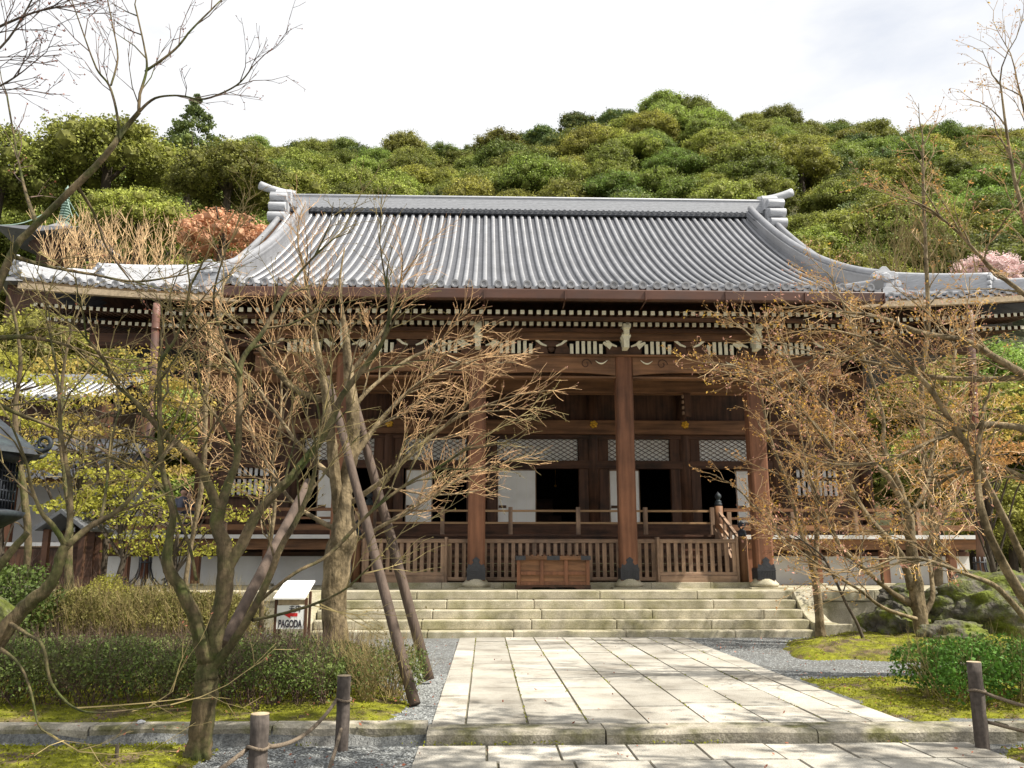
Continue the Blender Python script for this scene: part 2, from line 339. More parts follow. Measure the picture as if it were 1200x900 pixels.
# ---- moss beds
def moss_bed(name, poly, zb, h, seed, fuzz, res=.12):
    xs = [p[0] for p in poly]; ys = [p[1] for p in poly]; b = MB(); b.sm = True; idx = {}; C = []
    def dist(x, y):
        ins = False; dm = 1e9; n = len(poly)
        for i in range(n):
            x1, y1 = poly[i]; x2, y2 = poly[(i+1) % n]
            if (y1 > y) != (y2 > y) and x < (x2-x1)*(y-y1)/(y2-y1)+x1: ins = not ins
            t = max(0, min(1, ((x-x1)*(x2-x1)+(y-y1)*(y2-y1))/((x2-x1)**2+(y2-y1)**2+1e-9))); dm = min(dm, math.hypot(x-x1-t*(x2-x1), y-y1-t*(y2-y1)))
        return dm if ins else -dm
    def zz(x, y):
        d = dist(x, y) + .25*noise.noise((x*1.7, y*1.7, seed))
        return d, zb + h*min(1, max(0, d)/.7)**.6*(1+.5*noise.noise((x*1.1, y*1.1, seed+3))) + .03*noise.noise((x*5, y*5, seed)) - (.1 if d < 0 else 0)
    nx = int((max(xs)-min(xs)+.6)/res); ny = int((max(ys)-min(ys)+.6)/res)
    for j in range(ny+1):
        for i in range(nx+1):
            x = min(xs)-.3+i*res; y = min(ys)-.3+j*res; d, z = zz(x, y); idx[i, j] = (len(b.v), d); b.v.append((x, y, z))
            if d > .02:
                for _ in range(fuzz): C.append((x+rnd(-.5, .5)*res, y+rnd(-.5, .5)*res, z+rnd(0, .015)))
    for j in range(ny):
        for i in range(nx):
            q = [idx[i, j], idx[i+1, j], idx[i+1, j+1], idx[i, j+1]]
            if max(p[1] for p in q) > -.05: b.face(tuple(p[0] for p in q))
    o = tag(b.build(name, M['moss']), kind='structure')
    if fuzz: 
        bias = np.zeros((len(C), 3)); bias[:, 2] = .4
        t = leaves('moss_tuft', C, .014, M['moss_leaf'], None, bias=bias, aspect=.6); tag(t, kind='stuff')
moss_bed('moss_ground', [(-9, 9.15), (-1.1, 9.15), (-.75, 9.5), (-1.0, 11), (-1.6, 12.4), (-2.6, 14), (-9, 16)], 0, .07, 1, 5)
moss_bed('moss_ground', [(-6, 6.5), (-2.4, 7.3), (-2.3, 8.0), (-2.6, 8.78), (-7.5, 8.78), (-7.5, 7)], -.14, .12, 5, 8, .1)
moss_bed('moss_ground', [(4.35, 9.1), (5.3, 9.25), (8.5, 9.3), (8.5, 13.2), (5.6, 12.6), (4.38, 12.4), (4.33, 11)], 0, .05, 9, 6, .1)
moss_bed('moss_ground', [(5.3, 14.9), (6.2, 14.6), (9, 14.4), (13, 14.5), (13, 18.6), (7.6, 18.4), (6.3, 17.9), (5.6, 16.5)], 0, .2, 12, 4)
moss_bed('moss_ground', [(4.62, 6.5), (7, 6.4), (7, 8.4), (4.9, 8.4), (4.65, 8.0)], -.14, .1, 15, 6, .1)
# loose pebbles over the gravel nearest the viewer
k = 0; V = []; Fc = []
def pebbles(n, x0, x1, y0, y1, z):
    for _ in range(n):
        x = rnd(x0, x1); y = rnd(y0, y1); r = rnd(.007, .017); h = r*rnd(.5, .8); a0 = rnd(0, 6); k = len(V)
        V.append((x, y, z+h)); 
        for i in range(5): a = a0+i*1.2566; V.append((x+r*math.cos(a), y+r*math.sin(a)*.8, z+h*.35))
        for i in range(5): Fc.append((k, k+1+i, k+1+(i+1) % 5))
pebbles(9000, -2.5, -.6, 6.6, 8.7, -.12); pebbles(7000, -1.0, -.5, 9.2, 13, 0); pebbles(9000, -2.6, -.55, 12, 18.5, 0); pebbles(14000, 4.3, 7.2, 12.3, 18.8, 0)
b = MB(); b.v = V; b.f = Fc; b.m = [0]*len(Fc); b.s = [False]*len(Fc)
tag(b.build('gravel', M['pebble']), kind='stuff')

C_ = []
for _ in range(2600):
    x = rnd(-8.5, 8.5); y_ = 6.3+12.4*random.random()**1.5
    if 19 < y_: continue
    on = .032 if (-.5 < x < 4.25 and y_ > 9.04) else (-.085 if (y_ < 8.6 and -.55 < x < 4.6) else (.09 if y_ > 9.1 else -.09))
    if -.5 < x < 4.25 and random.random() < .86: continue
    if 8.6 <= y_ <= 9.1: on = .045
    C_.append((x, y_, on+rnd(0, .02)))
bi = np.zeros((len(C_), 3)); bi[:, 2] = 1.2
tag(leaves('fallen_leaf', C_, .018, M['bud_red'], None, bias=bi, aspect=.5), kind='stuff')

J_ = []
for xj in PX[1:-1]:
    for _ in range(170):
        y_ = rnd(9.1, 18.8)
        if noise.noise((xj*3, y_*1.1, 4.)) > .02: J_.append((xj+random.gauss(0, .010), y_, .022+rnd(0, .008)))
for _ in range(420):
    x = rnd(-2.2, 4.6)
    if noise.noise((x*1.3, 7., 2.)) > 0: J_.append((x, 8.60+random.gauss(0, .02), -.09+rnd(0, .03)))
bi = np.zeros((len(J_), 3)); bi[:, 2] = .5
tag(leaves('moss_tuft', J_, .012, M['moss_leaf'], None, bias=bi, aspect=.6), kind='stuff')
# ---- stone platform and stairs
t = thing('stone_platform', 'pale cut stone platform carrying the whole temple hall', 'platform', (AX, 24, 0))
def coping(b, x0, x1, y0, y1, z0, z1, lens):
    x = x0
    while x < x1-.05:
        l = min(rnd(*lens), x1-x); l = x1-x if x1-x-l < .5 else l
        b.box(x+.004, x+l-.004, y0+rnd(0, .004), y1, z0, z1+rnd(-.002, .002)); x += l
b = MB(); coping(b, AX-15, AX-5.56, 20.62, 21.3, POD-.24, POD, (1.6, 2.6)); coping(b, AX-5.55, AX+5.55, 20.62, 21.3, POD-.195, POD, (1.9, 2.5)); coping(b, AX+5.56, AX+15, 20.62, 21.3, POD-.24, POD, (1.6, 2.6))
b.build('coping', M['stone'], t, .022)
b = MB(); b.box(AX-15, AX+15, 20.72, 54, 0, POD-.245); b.box(AX-15, AX+15, 21.31, 54, POD-.245, POD-.006); b.build('core', M['stone'], t)
for xa, xb in ((AX-15, AX-6.2), (AX+6.2, AX+15)): b = MB(); coping(b, xa, xb, 20.66, 20.71, .0, POD-.25, (1.3, 1.9)); b.build('face_panel', M['stone'], t, .01)
t = thing('stone_stairs', 'broad flight of pale stone steps rising to the hall', 'stairs', (AX, 20, 0))
R0 = .148
for k in range(4):
    b = MB(); z1 = R0 + k*.199; y0 = 19.1 + k*.385
    x = AX-5.5
    b.sm = False
    while x < AX+5.45:
        l = min(rnd(1.8, 3.0), AX+5.5-x); l = AX+5.5-x if AX+5.5-x-l < .6 else l
        b.box(x+.004, x+l-.004, y0+rnd(0, .006), 20.6, z1-.2 if k else -.05, z1+rnd(-.003, .003)); x += l
    b.build('step', M['stone'], t, .026)
for s in (-1, 1):
    b = MB(); xa = AX+s*5.52; xb = AX+s*5.98
    prof = [(20.6, -.05), (20.6, POD-.01), (20.45, POD-.02)]
    for i in range(9): u = i/8; prof.append((20.45-u*1.05, POD-.02-.62*u - .12*math.sin(u*math.pi)))
    prof += [(19.05, .30), (19.05, -.05)]
    b.prismx(prof, min(xa, xb), max(xa, xb)); b.build('cheek_wall', M['stone'], t, .02)
    x0, x1 = sorted((AX+s*5.46, AX+s*6.2)); b = MB(); b.box(x0+.5*(s > 0)*0, x1, 18.86, 19.04, -.05, .29); b.build('cheek_foot', M['stone'], t, .02)

# ================================================================ THE HALL
H = thing('temple_hall', 'large dark timber temple hall under a broad silver grey tiled roof', 'temple hall', (AX, 28, 0))
YK, YE, YR = 20.3, 24.3, 40.3; RX = 2.1        # porch eave, main eave, ridge
def zf(Y):
    if Y <= YE: return 9.4 + .262*(Y-YE)
    d = Y-YE; return 9.4 + .31*d + .0170*d*d
def upt(x, Y):
    a = max(0, abs(x)-7.6)/7.8
    return .36*a*a*max(0, 1-abs(Y-YE)/6)
HX, VX = 15.6, 12.2                  # half widths of the eaves and of the ridge
YG = 28.6
def ytop(x): return YR if abs(x) <= VX else YE + (HX-abs(x))*(YG-YE)/(HX-VX)
STEP = .361
def tile_rows(b, rows, y0f, y1f, zfun, place):
    """rows of round cover tiles over concave pans, each tile a little step"""
    for x in rows:
        y0 = y0f(x); y1 = y1f(x)
        if y1-y0 < .25: continue
        nt_ = max(2, int((y1-y0)/.34)); ring = []
        for i in range(nt_):
            a = y0+(y1-y0)*i/nt_; c = y0+(y1-y0)*(i+1)/nt_
            ring.append((a, .087)); ring.append((c-.002, .083))
        k = len(b.v); b.sm = True; b.mi = 0
        for y, r in ring:
            z = zfun(x, y)
            for j in range(6): an = math.pi*j/5; b.v.append(place(x+r*math.cos(an)*1.0, y, z+.02+r*math.sin(an)*1.05))
        for i in range(len(ring)-1):
            for j in range(5): a = k+i*6+j; b.face((a, a+1, a+7, a+6))
        b.mi = 1; k = len(b.v); nn = max(2, int((y1-y0)/.34))           # pan to the right of the row
        for i in range(nn+1):
            y = y0+(y1-y0)*i/nn
            for (dx, dz) in ((.0, .03), (.08, -.015), (STEP/2, -.05), (STEP-.08, -.015), (STEP, .03)): b.v.append(place(x+dx, y, zfun(x+dx, y)+dz+.012*0))
        for i in range(nn):
            for j in range(4): a = k+i*5+j; b.face((a, a+1, a+6, a+5))
        b.sm = False; b.mi = 0
def eave_ends(b, rows, y0f, zfun, place):
    for x in rows:                       # round end tile with a raised rim and a sagging pan lip between
        y = y0f(x); z = zfun(x, y)+.035; k = len(b.v)
        for (r, dy) in ((.0, -.028), (.055, -.028), (.065, -.04), (.108, -.04), (.108, .05)):
            for j in range(12): a = 2*math.pi*j/12; b.v.append(place(x+r*math.cos(a), y+dy, z+r*math.sin(a)))
        for i in range(4):
            for j in range(12): a = k+i*12+j; c = k+i*12+(j+1) % 12; b.face((a, c, c+12, a+12))
        k = len(b.v)
        for i in range(7):
            u = i/6; xx = x+.09+(STEP-.18)*u; s = -.05*math.sin(u*math.pi)
            b.v.append(place(xx, y-.02, zfun(x, y)+.02+s)); b.v.append(place(xx, y-.02, zfun(x, y)-.075+s))
        for i in range(6): a = k+i*2; b.face((a, a+1, a+3, a+2))
nrow = int(HX/STEP)
rows = [RX + (i+.0)*STEP for i in range(-nrow, nrow+1)]
KH = 8.12
y0f = lambda x: YK if abs(x-AX) < KH else YE
b = MB(); ident = lambda x, y, z: (x, y, z)
zfun = lambda x, y: zf(y)+upt(x-RX, y)
tile_rows(b, rows, y0f, lambda x: ytop(x-RX), zfun, ident)
eave_ends(b, rows, y0f, zfun, ident)
b.build('front_roof', [M['tile'], M['pan']], H)
b = MB()                                   # back slope mirrored, plain tile rows
tile_rows(b, rows, lambda x: YE, lambda x: ytop(x-RX), zfun, lambda x, y, z: (x, 2*YR-y, z)); b.build('back_roof', [M['tile'], M['pan']], H)
for s in (-1, 1):                          # side slopes below the gables
    b = MB(); srows = [YE+.5+i*STEP for i in range(int((2*YR-2*YE-1)/STEP))]
    def zs(q, u): return 9.4+.31*u+.017*u*u*1.6 + .75*max(0, (abs(q-YR)-10)/6)**2*max(0, 1-u/5)
    def plc(q, u, z): return (RX+s*(HX-u), q, z)
    tile_rows(b, srows, lambda q: 0., lambda q: min(HX-VX+.6, max(0.05, (min(q, 2*YR-q)-YE)*(HX-VX)/(YG-YE))), zs, plc)
    b.build('side_roof', [M['tile'], M['pan']], H)
    b = MB(); zg = zf(YG)                # gable wall and its barge board
    b.prism([], 0, 0) if 0 else None
    P = [(Y, zf(min(Y, 2*YR-Y))-.15) for Y in np.linspace(28.6, 2*YR-28.6, 21)]
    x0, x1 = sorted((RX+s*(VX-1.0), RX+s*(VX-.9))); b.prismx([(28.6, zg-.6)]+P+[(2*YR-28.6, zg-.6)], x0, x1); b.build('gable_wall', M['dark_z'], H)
    b = MB(); Q = [(Y, zf(min(Y, 2*YR-Y))-.08) for Y in np.linspace(28.2, 2*YR-28.2, 31)]; Q2 = [(y, z-.5) for y, z in reversed(Q)]
    x0, x1 = sorted((RX+s*(VX-.02), RX+s*(VX-.14))); b.prismx(Q+Q2, x0, x1); b.build('barge_board', M['dark_y'], H)
# main ridge: stacked flat tiles, a row of end tiles, a rounded cap
rg = zf(YR)
b = MB()
for i in range(7): w = .34-.012*i; b.box(RX-VX+.1, RX+VX-.1, YR-w, YR+w, rg+.13+i*.095, rg+.13+i*.095+.088)
b.build('ridge_stack', M['tile_pale'], H, .008)
b = MB(); b.box(RX-VX+.15, RX+VX-.15, YR-.42, YR+.42, rg-.1, rg+.06)
for i in range(int(2*VX/.28)):
    x = RX-VX+.25+i*.28; b.tube([(x, YR-.46, rg+.055), (x, YR-.2, rg+.075)], .085, 10)
b.build('ridge_foot', M['tile_dark'], H)
b = MB(); b.tube([(RX-VX, YR, rg+.80), (RX+VX, YR, rg+.80)], .19, 14); b.box(RX-VX+.02, RX+VX-.02, YR-.3, YR+.3, rg+.795, rg+.83); b.build('ridge_cap', M['tile_pale'], H)
def demon_tile(b, c, s, face, sc=1., dp=1.):
    """stepped end tile with scroll shoulders; face = outward unit vector"""
    f = Vector(face); u = Vector((-f.y, f.x, 0)); c = Vector(c)
    def blk(w0, w1, z0, z1, d0, d1):
        P = []
        for z, w in ((z0, w0), (z1, w1)):
            for (a, q) in ((-1, d0), (1, d0), (1, d1), (-1, d1)): p = c+u*(a*w*sc)+f*(q*sc*dp); P.append((p.x, p.y, c.z+z*sc))
        b.hexa(P)
    blk(.62, .56, -.62, -.25, -.1, .12); blk(.50, .56, -.24, .1, -.1, .1); blk(.42, .46, .11, .5, -.12, .14); blk(.30, .10, .5, .74, -.1, .1)
    for a in (-1, 1):
        for (z, r, o) in ((-.45, .17, .62), (-.08, .15, .58), (.3, .14, .48)):
            p = c+u*(a*o*sc); q = p+f*(.13*sc*dp); p = p-f*(.08*sc*dp); b.tube([(p.x, p.y, c.z+z*sc), (q.x, q.y, c.z+z*sc)], r*sc, 12)
    p = c+f*(.16*sc); q = c+f*(.28*sc); b.sm = True; b.tube([(p.x, p.y, c.z+.2*sc), (q.x, q.y, c.z+.2*sc)], [.24*sc, .17*sc], 12); b.sm = False
for s in (-1, 1):
    b = MB(); demon_tile(b, (RX+s*(VX+.05), YR, rg+.05), s, (s, 0, 0), 1.5, 2.6)
    b.build('ridge_end_tile', M['tile_pale'], H, .015)
    b = MB(); pts = [(RX+s*(VX-.5+.2*i), YR, rg+1.0+.012*i+.004*i*i) for i in range(10)]; b.tube(pts, [.15+.007*i for i in range(10)], 12); b.build('ridge_horn', M['tile_pale'], H)
    # descending ridge
    xd = RX+s*11.1; Y1, Y0 = YR-.6, 26.7; b = MB(); n = 26
    for (w, za, zb) in ((.23, -.05, .30), (.215, .305, .62), (.24, .625, .70)):
        k = len(b.v)
        for i in range(n+1):
            Y = Y0+(Y1-Y0)*i/n; z = zf(Y); f = 1 if i < n-2 else .85
            for dx, zz_ in ((-w, za), (-w, zb*f), (w, zb*f), (w, za)): b.v.append((xd+dx, Y, z+zz_))
        for i in range(n):
            for j in range(4): a = k+i*4+j; c = k+i*4+(j+1) % 4; b.face((a, c, c+4, a+4))
        b.face((k, k+3, k+2, k+1)); b.face((k+n*4, k+n*4+1, k+n*4+2, k+n*4+3))
    b.tube([(xd, Y0+(Y1-Y0)*i/n, zf(Y0+(Y1-Y0)*i/n)+.76) for i in range(n+1)], .15, 10)
    b.build('descending_ridge', M['tile'], H)
    b = MB(); demon_tile(b, (xd, Y0-.08, zf(Y0)+.45), s, (0, -1, 0), .72); b.build('ridge_end_tile', M['tile_pale'], H, .012)
    # verge tiles outside the descending ridge, along the gable edge
    b = MB(); b.tube([(RX+s*(VX+.05), Y, zf(Y)+.1) for Y in np.linspace(28.2, YR, 22)], .14, 8); b.build('verge_ridge', M['tile'], H)
    # corner ridge running out to the upturned corner
    A = Vector((RX+s*(VX-.3), 28.9, 0)); Bc = Vector((RX+s*(HX+.15), YE-.15, 0)); b = MB(); n = 18; cap = []
    d = (Bc-A).normalized(); u = Vector((-d.y, d.x, 0))
    def cz(i): q = A.lerp(Bc, i/n); return q, zf(max(YE, q.y))+upt(q.x-RX, q.y)
    for (i0, i1, hh) in ((0, 11, .52), (11, n, .28)):
        k = len(b.v)
        for i in range(i0, i1+1):
            q, z = cz(i)
            for w, zz_ in ((-.19, -.05), (-.19, hh), (.19, hh), (.19, -.05)): p = q+u*w; b.v.append((p.x, p.y, z+zz_))
        for i in range(i1-i0):
            for j in range(4): a = k+i*4+j; c = k+i*4+(j+1) % 4; b.face((a, c, c+4, a+4))
        b.face((k, k+3, k+2, k+1)); k2 = k+(i1-i0)*4; b.face((k2, k2+1, k2+2, k2+3))
        b.tube([(*cz(i)[0].xy, cz(i)[1]+hh+.05) for i in range(i0, i1+1)], .12, 8)
    b.build('corner_ridge', M['tile_pale'], H)
    for i, sc in ((11, .5), (n, .42)):
        q, z = cz(i); b = MB(); demon_tile(b, (q.x+d.x*.08, q.y+d.y*.08, z+.3), s, (d.x, d.y, 0), sc); b.build('ridge_end_tile', M['tile_pale'], H, .01)
    # sides of the porch roof
    b = MB(); b.prismx([(YK+.02, zf(YK)-.32), (YK+.02, zf(YK)+.04), (YE+.8, zf(YE+.8)+.04), (YE+.8, zf(YE)-.32)], *sorted((AX+s*KH, AX+s*(KH+.14)))); b.build('porch_verge', M['dark_y'], H)
    b = MB(); b.tube([(AX+s*(KH+.02), Y, zf(Y)+.12) for Y in np.linspace(YK-.02, YE+1.6, 10)], .15, 8); b.build('porch_verge_ridge', M['tile'], H)

# soffit boards, eave edge boards, gutters
b = MB()
for x0, x1, y0 in ((-KH, KH, YK+.12), (-HX+.2, -KH-.16, YE+.12), (KH+.16, HX-.2, YE+.12)):
    n = 16
    for i in range(n):
        xa = AX+x0+(x1-x0)*i/n; xb = AX+x0+(x1-x0)*(i+1)/n
        for (ya, yb) in ((y0, y0+2.2), (y0+2.2, 29.3)):
            P = [(xa, ya), (xb, ya), (xb, yb), (xa, yb)]; T = lambda x, y: zf(y)+upt(x-RX, y)
            z = [(T(x, y) if y < YE+3 else zf(YE)+.35) for x, y in P]
            b.hexa([(P[j][0], P[j][1], z[j]-.36) for j in range(4)]+[(P[j][0], P[j][1], z[j]-.20) for j in range(4)])
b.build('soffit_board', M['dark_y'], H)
b = MB(); b.box(AX-KH, AX+KH, YK+.06, YK+.2, zf(YK)-.2, zf(YK)-.04); b.build('eave_edge_board', M['wood_x'], H)
b = MB(); b.box(AX-KH-.1, AX+KH+.1, YK-.14, YK+.05, 7.965, 8.235)
b.build('porch_gutter', M['copper'], H, .03)
for i in range(9):
    x = AX-8+i*2.0+.2; b = MB(); b.bar((x, YK-.16, 7.95), (x, YK-.16, 8.2), .03, .03, (0, 1, 0)); b.bar((x, YK-.15, 7.955), (x, YK+.6, 7.94), .03, .025); b.build('gutter_hook', M['copper'], H)
for s in (-1, 1):
    x0, x1 = sorted((s*(KH+.25), s*(HX-.2))); n = 10
    b = MB(); b.sm = False
    for (dy, z0, z1, q) in ((-.12, -.34, -.17, .16), (.1, -.2, -.03, .12)):
        for i in range(n):
            xa = x0+(x1-x0)*i/n; xb = x0+(x1-x0)*(i+1)/n; ua = upt(xa, YE); ub = upt(xb, YE); za = zf(YE)
            b.hexa([(AX+xa,YE+dy,za+ua+z0),(AX+xb,YE+dy,za+ub+z0),(AX+xb,YE+dy+q,za+ub+z0),(AX+xa,YE+dy+q,za+ua+z0),(AX+xa,YE+dy,za+ua+z1),(AX+xb,YE+dy,za+ub+z1),(AX+xb,YE+dy+q,za+ub+z1),(AX+xa,YE+dy+q,za+ua+z1)])
    b.build('side_gutter', M['post_top'], H)

# rafters: two rows, white painted ends
def rafter_mesh(nm, l, slope):
    b = MB(); w, h = .052, .055
    b.hexa([(-w,0,-h),(w,0,-h),(w,l,-h+slope*l),(-w,l,-h+slope*l),(-w,0,h),(w,0,h),(w,l,h+slope*l),(-w,l,h+slope*l)])
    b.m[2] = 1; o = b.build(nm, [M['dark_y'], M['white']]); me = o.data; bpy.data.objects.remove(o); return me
rm1 = rafter_mesh('rafter', 1.5, .10); rm2 = rafter_mesh('rafter', 6.0, .13)
near = []; rest = []
for i in range(-39, 40):
    near_ = near if abs(i) <= 24 else rest
    near_.append((i*.2085, 20.86, 7.835, rm1))
for i in range(-41, 42):
    near_ = near if abs(i) <= 24 else rest
    near_.append((i*.1965+.03, 21.68, 7.765, rm2))
for s in (-1, 1):
    for i in range(34):
        x = s*(KH+.3+i*.205); rest.append((x, YE+.55, 8.83+upt(x, YE)*.9, rm1)); rest.append((x+.05, YE+1.3, 8.66+upt(x, YE)*.7, rm2))
for x, y, z, me in near:
    o = bpy.data.objects.new('rafter', me); COL.objects.link(o); o.parent = H; o.location = (x, y-28, z)
b = MB()
for x, y, z, me in rest:
    k = len(b.v); b.v += [(AX+x+v.co.x, y+v.co.y, z+v.co.z) for v in me.vertices]
    for p in me.polygons: b.mi = p.material_index; b.face(tuple(k+q for q in p.vertices))
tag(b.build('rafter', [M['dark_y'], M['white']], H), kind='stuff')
box_part('rafter_beam', M['dark_x'], H, AX-KH, AX+KH, 21.02, 21.2, 7.70, 7.775)
box_part('rafter_beam', M['dark_x'], H, AX-KH, AX+KH, 21.86, 22.0, 7.62, 7.70)
box_part('purlin', M['wood_x'], H, AX-KH+.1, AX+KH-.1, 22.12, 22.5, 7.475, 7.685)
# side wing purlins
for s in (-1, 1):
    x0, x1 = sorted((AX+s*(KH+.3), AX+s*(HX-1.5))); box_part('purlin', M['dark_x'], H, x0, x1, 26.1, 26.5, 8.2, 8.6)

# porch columns with stone bases and iron shoes
CX = [-5.5, -1.97, 1.97, 5.5]; YC = 22.5
for cx in CX:
    x = AX+cx; w = .225
    b = MB(); ch = .05
    poly = [(-w+ch,-w),(w-ch,-w),(w,-w+ch),(w,w-ch),(w-ch,w),(-w+ch,w),(-w,w-ch),(-w,-w+ch)]; k = len(b.v); n = 8
    for z in (1.1, 3, 5, 7.1): b.v += [(x+p[0], YC+p[1], z) for p in poly]
    for i in range(3):
        for j in range(8): a = k+i*8+j; c = k+i*8+(j+1) % 8; b.face((a, c, c+8, a+8))
    b.face(tuple(range(k+24, k+32))); col = b.build('column', M['red_z'], H)
    b = MB(); b.box(x-w-.012, x+w+.012, YC-w-.012, YC+w+.012, 1.16, 1.46)
    for i in range(11): xx = x-w+.02+i*(2*w-.04)/10; b.box(xx-.008, xx+.008, YC-w-.024, YC-w-.014, 1.17, 1.38)
    b.box(x-w-.02, x+w+.02, YC-w-.02, YC+w+.02, 1.385, 1.41)
    pl = [(x-w, 1.462), (x-w+.02, 1.56), (x-.13, 1.53), (x-.07, 1.60), (x-.10, 1.66), (x, 1.74), (x+.10, 1.66), (x+.07, 1.60), (x+.13, 1.53), (x+w-.02, 1.56), (x+w, 1.462)]
    b.prism(pl, YC-w-.014, YC-w-.003); b.build('shoe', M['iron'], col)
    b = MB(); b.lathe([(.33, 0), (.37, .05), (.37, .09), (.30, .15), (.255, .215)], (x, YC, POD+.03), 20); b.box(x-.46, x+.46, YC-.4, YC+.4, POD-.03, POD+.035); b.build('base_stone', M['stone'], H, .0)
# tie beams between the columns, with carved ends
for i in range(3):
    x0 = AX+CX[i]+.23; x1 = AX+CX[i+1]-.23; b = MB()
    pl = []; n = 14
    for k in range(n+1): u = k/n; pl.append((x0+(x1-x0)*u, 6.50+.10*math.sin(math.pi*u)**.6))
    for k in range(n, -1, -1): u = k/n; pl.append((x0+(x1-x0)*u, 7.08+.03*math.sin(math.pi*u)))
    b.prism(pl, YC-.19, YC+.19); b.build('tie_beam', M['wood_x'], H, .02)
    b = MB(); b.box(x0, x1, YC-.21, YC+.1, 6.44, 6.485); b.build('beam_moulding', M['wood_x'], H)
    for sx in (-1, 1):                      # painted crescent and scroll on each beam end
        c = x0+.38 if sx < 0 else x1-.38; b = MB()
        pts = [(c+sx*(.16-.32*q/8)*-1, YC-.205, 6.98-.14*math.sin(math.pi*(.15+.75*q/8))) for q in range(9)]
        b.tube(pts, [.006+.016*math.sin(math.pi*q/8) for q in range(9)], 6); b.build('beam_crescent', M['white'], H)
        b = MB(); c2 = c-sx*.42
        pts = [(c2+math.cos(a)*(.15-.015*a), YC-.195, 6.83+math.sin(a)*(.15-.015*a)) for a in [q*.5 for q in range(16)]]
        b.tube(pts, .014, 6); b.build('beam_scroll', M['dark_x'], H)
for s in (-1, 1):
    x0, x1 = sorted((AX+s*5.73, AX+s*7.9)); b = MB(); b.box(x0, x1, YC-.17, YC+.17, 6.56, 7.06); b.build('tie_beam', M['wood_x'], H, .02)
# frieze above the beams: head plate, blocks, white slats, frog-leg struts
box_part('head_plate', M['wood_x'], H, AX-KH+.2, AX+KH-.2, YC-.30, YC+.2, 7.03, 7.075)
box_part('frieze_rail', M['wood_x'], H, AX-KH+.2, AX+KH-.2, YC-.40, YC-.36, 7.44, 7.472)
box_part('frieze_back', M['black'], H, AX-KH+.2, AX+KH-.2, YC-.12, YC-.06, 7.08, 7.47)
def slat_group(cx, n):
    b = MB(); 
    for i in range(n):
        x = cx+(i-(n-1)/2)*.158; tp = 7.44 if 0 < i < n-1 else 7.36; b.box(x-.045, x+.045, YC-.29, YC-.25, 7.09, tp)
    b.build('frieze_slat', M['white'], H)
    for s in (-1, 1):
        b = MB(); e = cx+s*(n/2*.158+.05)
        pl = [(e-.02*s, 7.47), (e+s*.05, 7.47), (e+s*.17, 7.36), (e+s*.30, 7.30), (e+s*.29, 7.265), (e+s*.14, 7.31), (e+s*.0, 7.42)]
        if s < 0: pl = pl[::-1]
        b.prism(pl, YC-.36, YC-.31); b.build('cloud_bracket', M['white'], H)
        b = MB(); pl = [(e, 7.42), (e+s*.14, 7.31), (e+s*.29, 7.26), (e+s*.34, 7.08), (e+s*.02, 7.08)]
        if s < 0: pl = pl[::-1]
        b.prism(pl, YC-.33, YC-.2); b.build('bracket_arm', M['dark_x'], H)
def frog_leg(cx):
    b = MB(); pl = []
    for k in range(13): a = math.pi*k/12; pl.append((cx+.50*math.cos(a), 7.08+.36*math.sin(a)**.8))
    for k in range(12, -1, -1): a = math.pi*k/12; pl.append((cx+.33*math.cos(a), 7.08+.2*math.sin(a)**.8))
    b.prism(pl, YC-.34, YC-.2); b.build('frog_leg_strut', M['dark_x'], H)
    b = MB(); b.lathe([(.02, -.1), (.1, -.05), (.12, .02), (.06, .09), (.01, .12)], (cx, YC-.26, 7.22), 10, 1, .5); b.build('carving', M['dark_x'], H)
for i in range(3):
    a, c = CX[i], CX[i+1]; w = c-a; n = 6 if i == 1 else 5
    slat_group(AX+a+w*.26, n); slat_group(AX+a+w*.74, n); frog_leg(AX+(a+c)/2)
for s in (-1, 1): slat_group(AX+s*6.6, 6)
for cx in CX:                               # white painted bracket nosings over each column
    x = AX+cx; b = MB(); y1 = YC-.2
    b.prism([(x-.10, 7.78), (x-.10, 7.70), (x-.085, 7.66), (x+.085, 7.66), (x+.10, 7.70), (x+.10, 7.78), (x+.04, 7.78), (x+.03, 7.74), (x-.03, 7.74), (x-.04, 7.78)], 21.62, y1-.02)
    b.box(x-.07, x+.07, 21.72, y1-.02, 7.52, 7.655); b.prism([(x-.12, 7.52), (x-.12, 7.47), (x-.075, 7.40), (x-.07, 7.17), (x+.07, 7.17), (x+.075, 7.40), (x+.12, 7.47), (x+.12, 7.52)], 21.8, y1-.02)
    b.build('bracket_nosing', M['white'], H)
    b = MB(); b.prism([(x-.2, 7.08), (x-.3, 7.18), (x-.3, 7.28), (x+.3, 7.28), (x+.3, 7.18), (x+.2, 7.08)], YC-.32, YC+.2); b.build('bearing_block', M['dark_x'], H)
    for s in (-1, 1):
        b = MB(); b.prism([(x+s*.32, 7.33), (x+s*.55, 7.42), (x+s*.58, 7.38), (x+s*.4, 7.2)][::s], YC-.34, YC-.28); b.build('carving', M['white'], H)

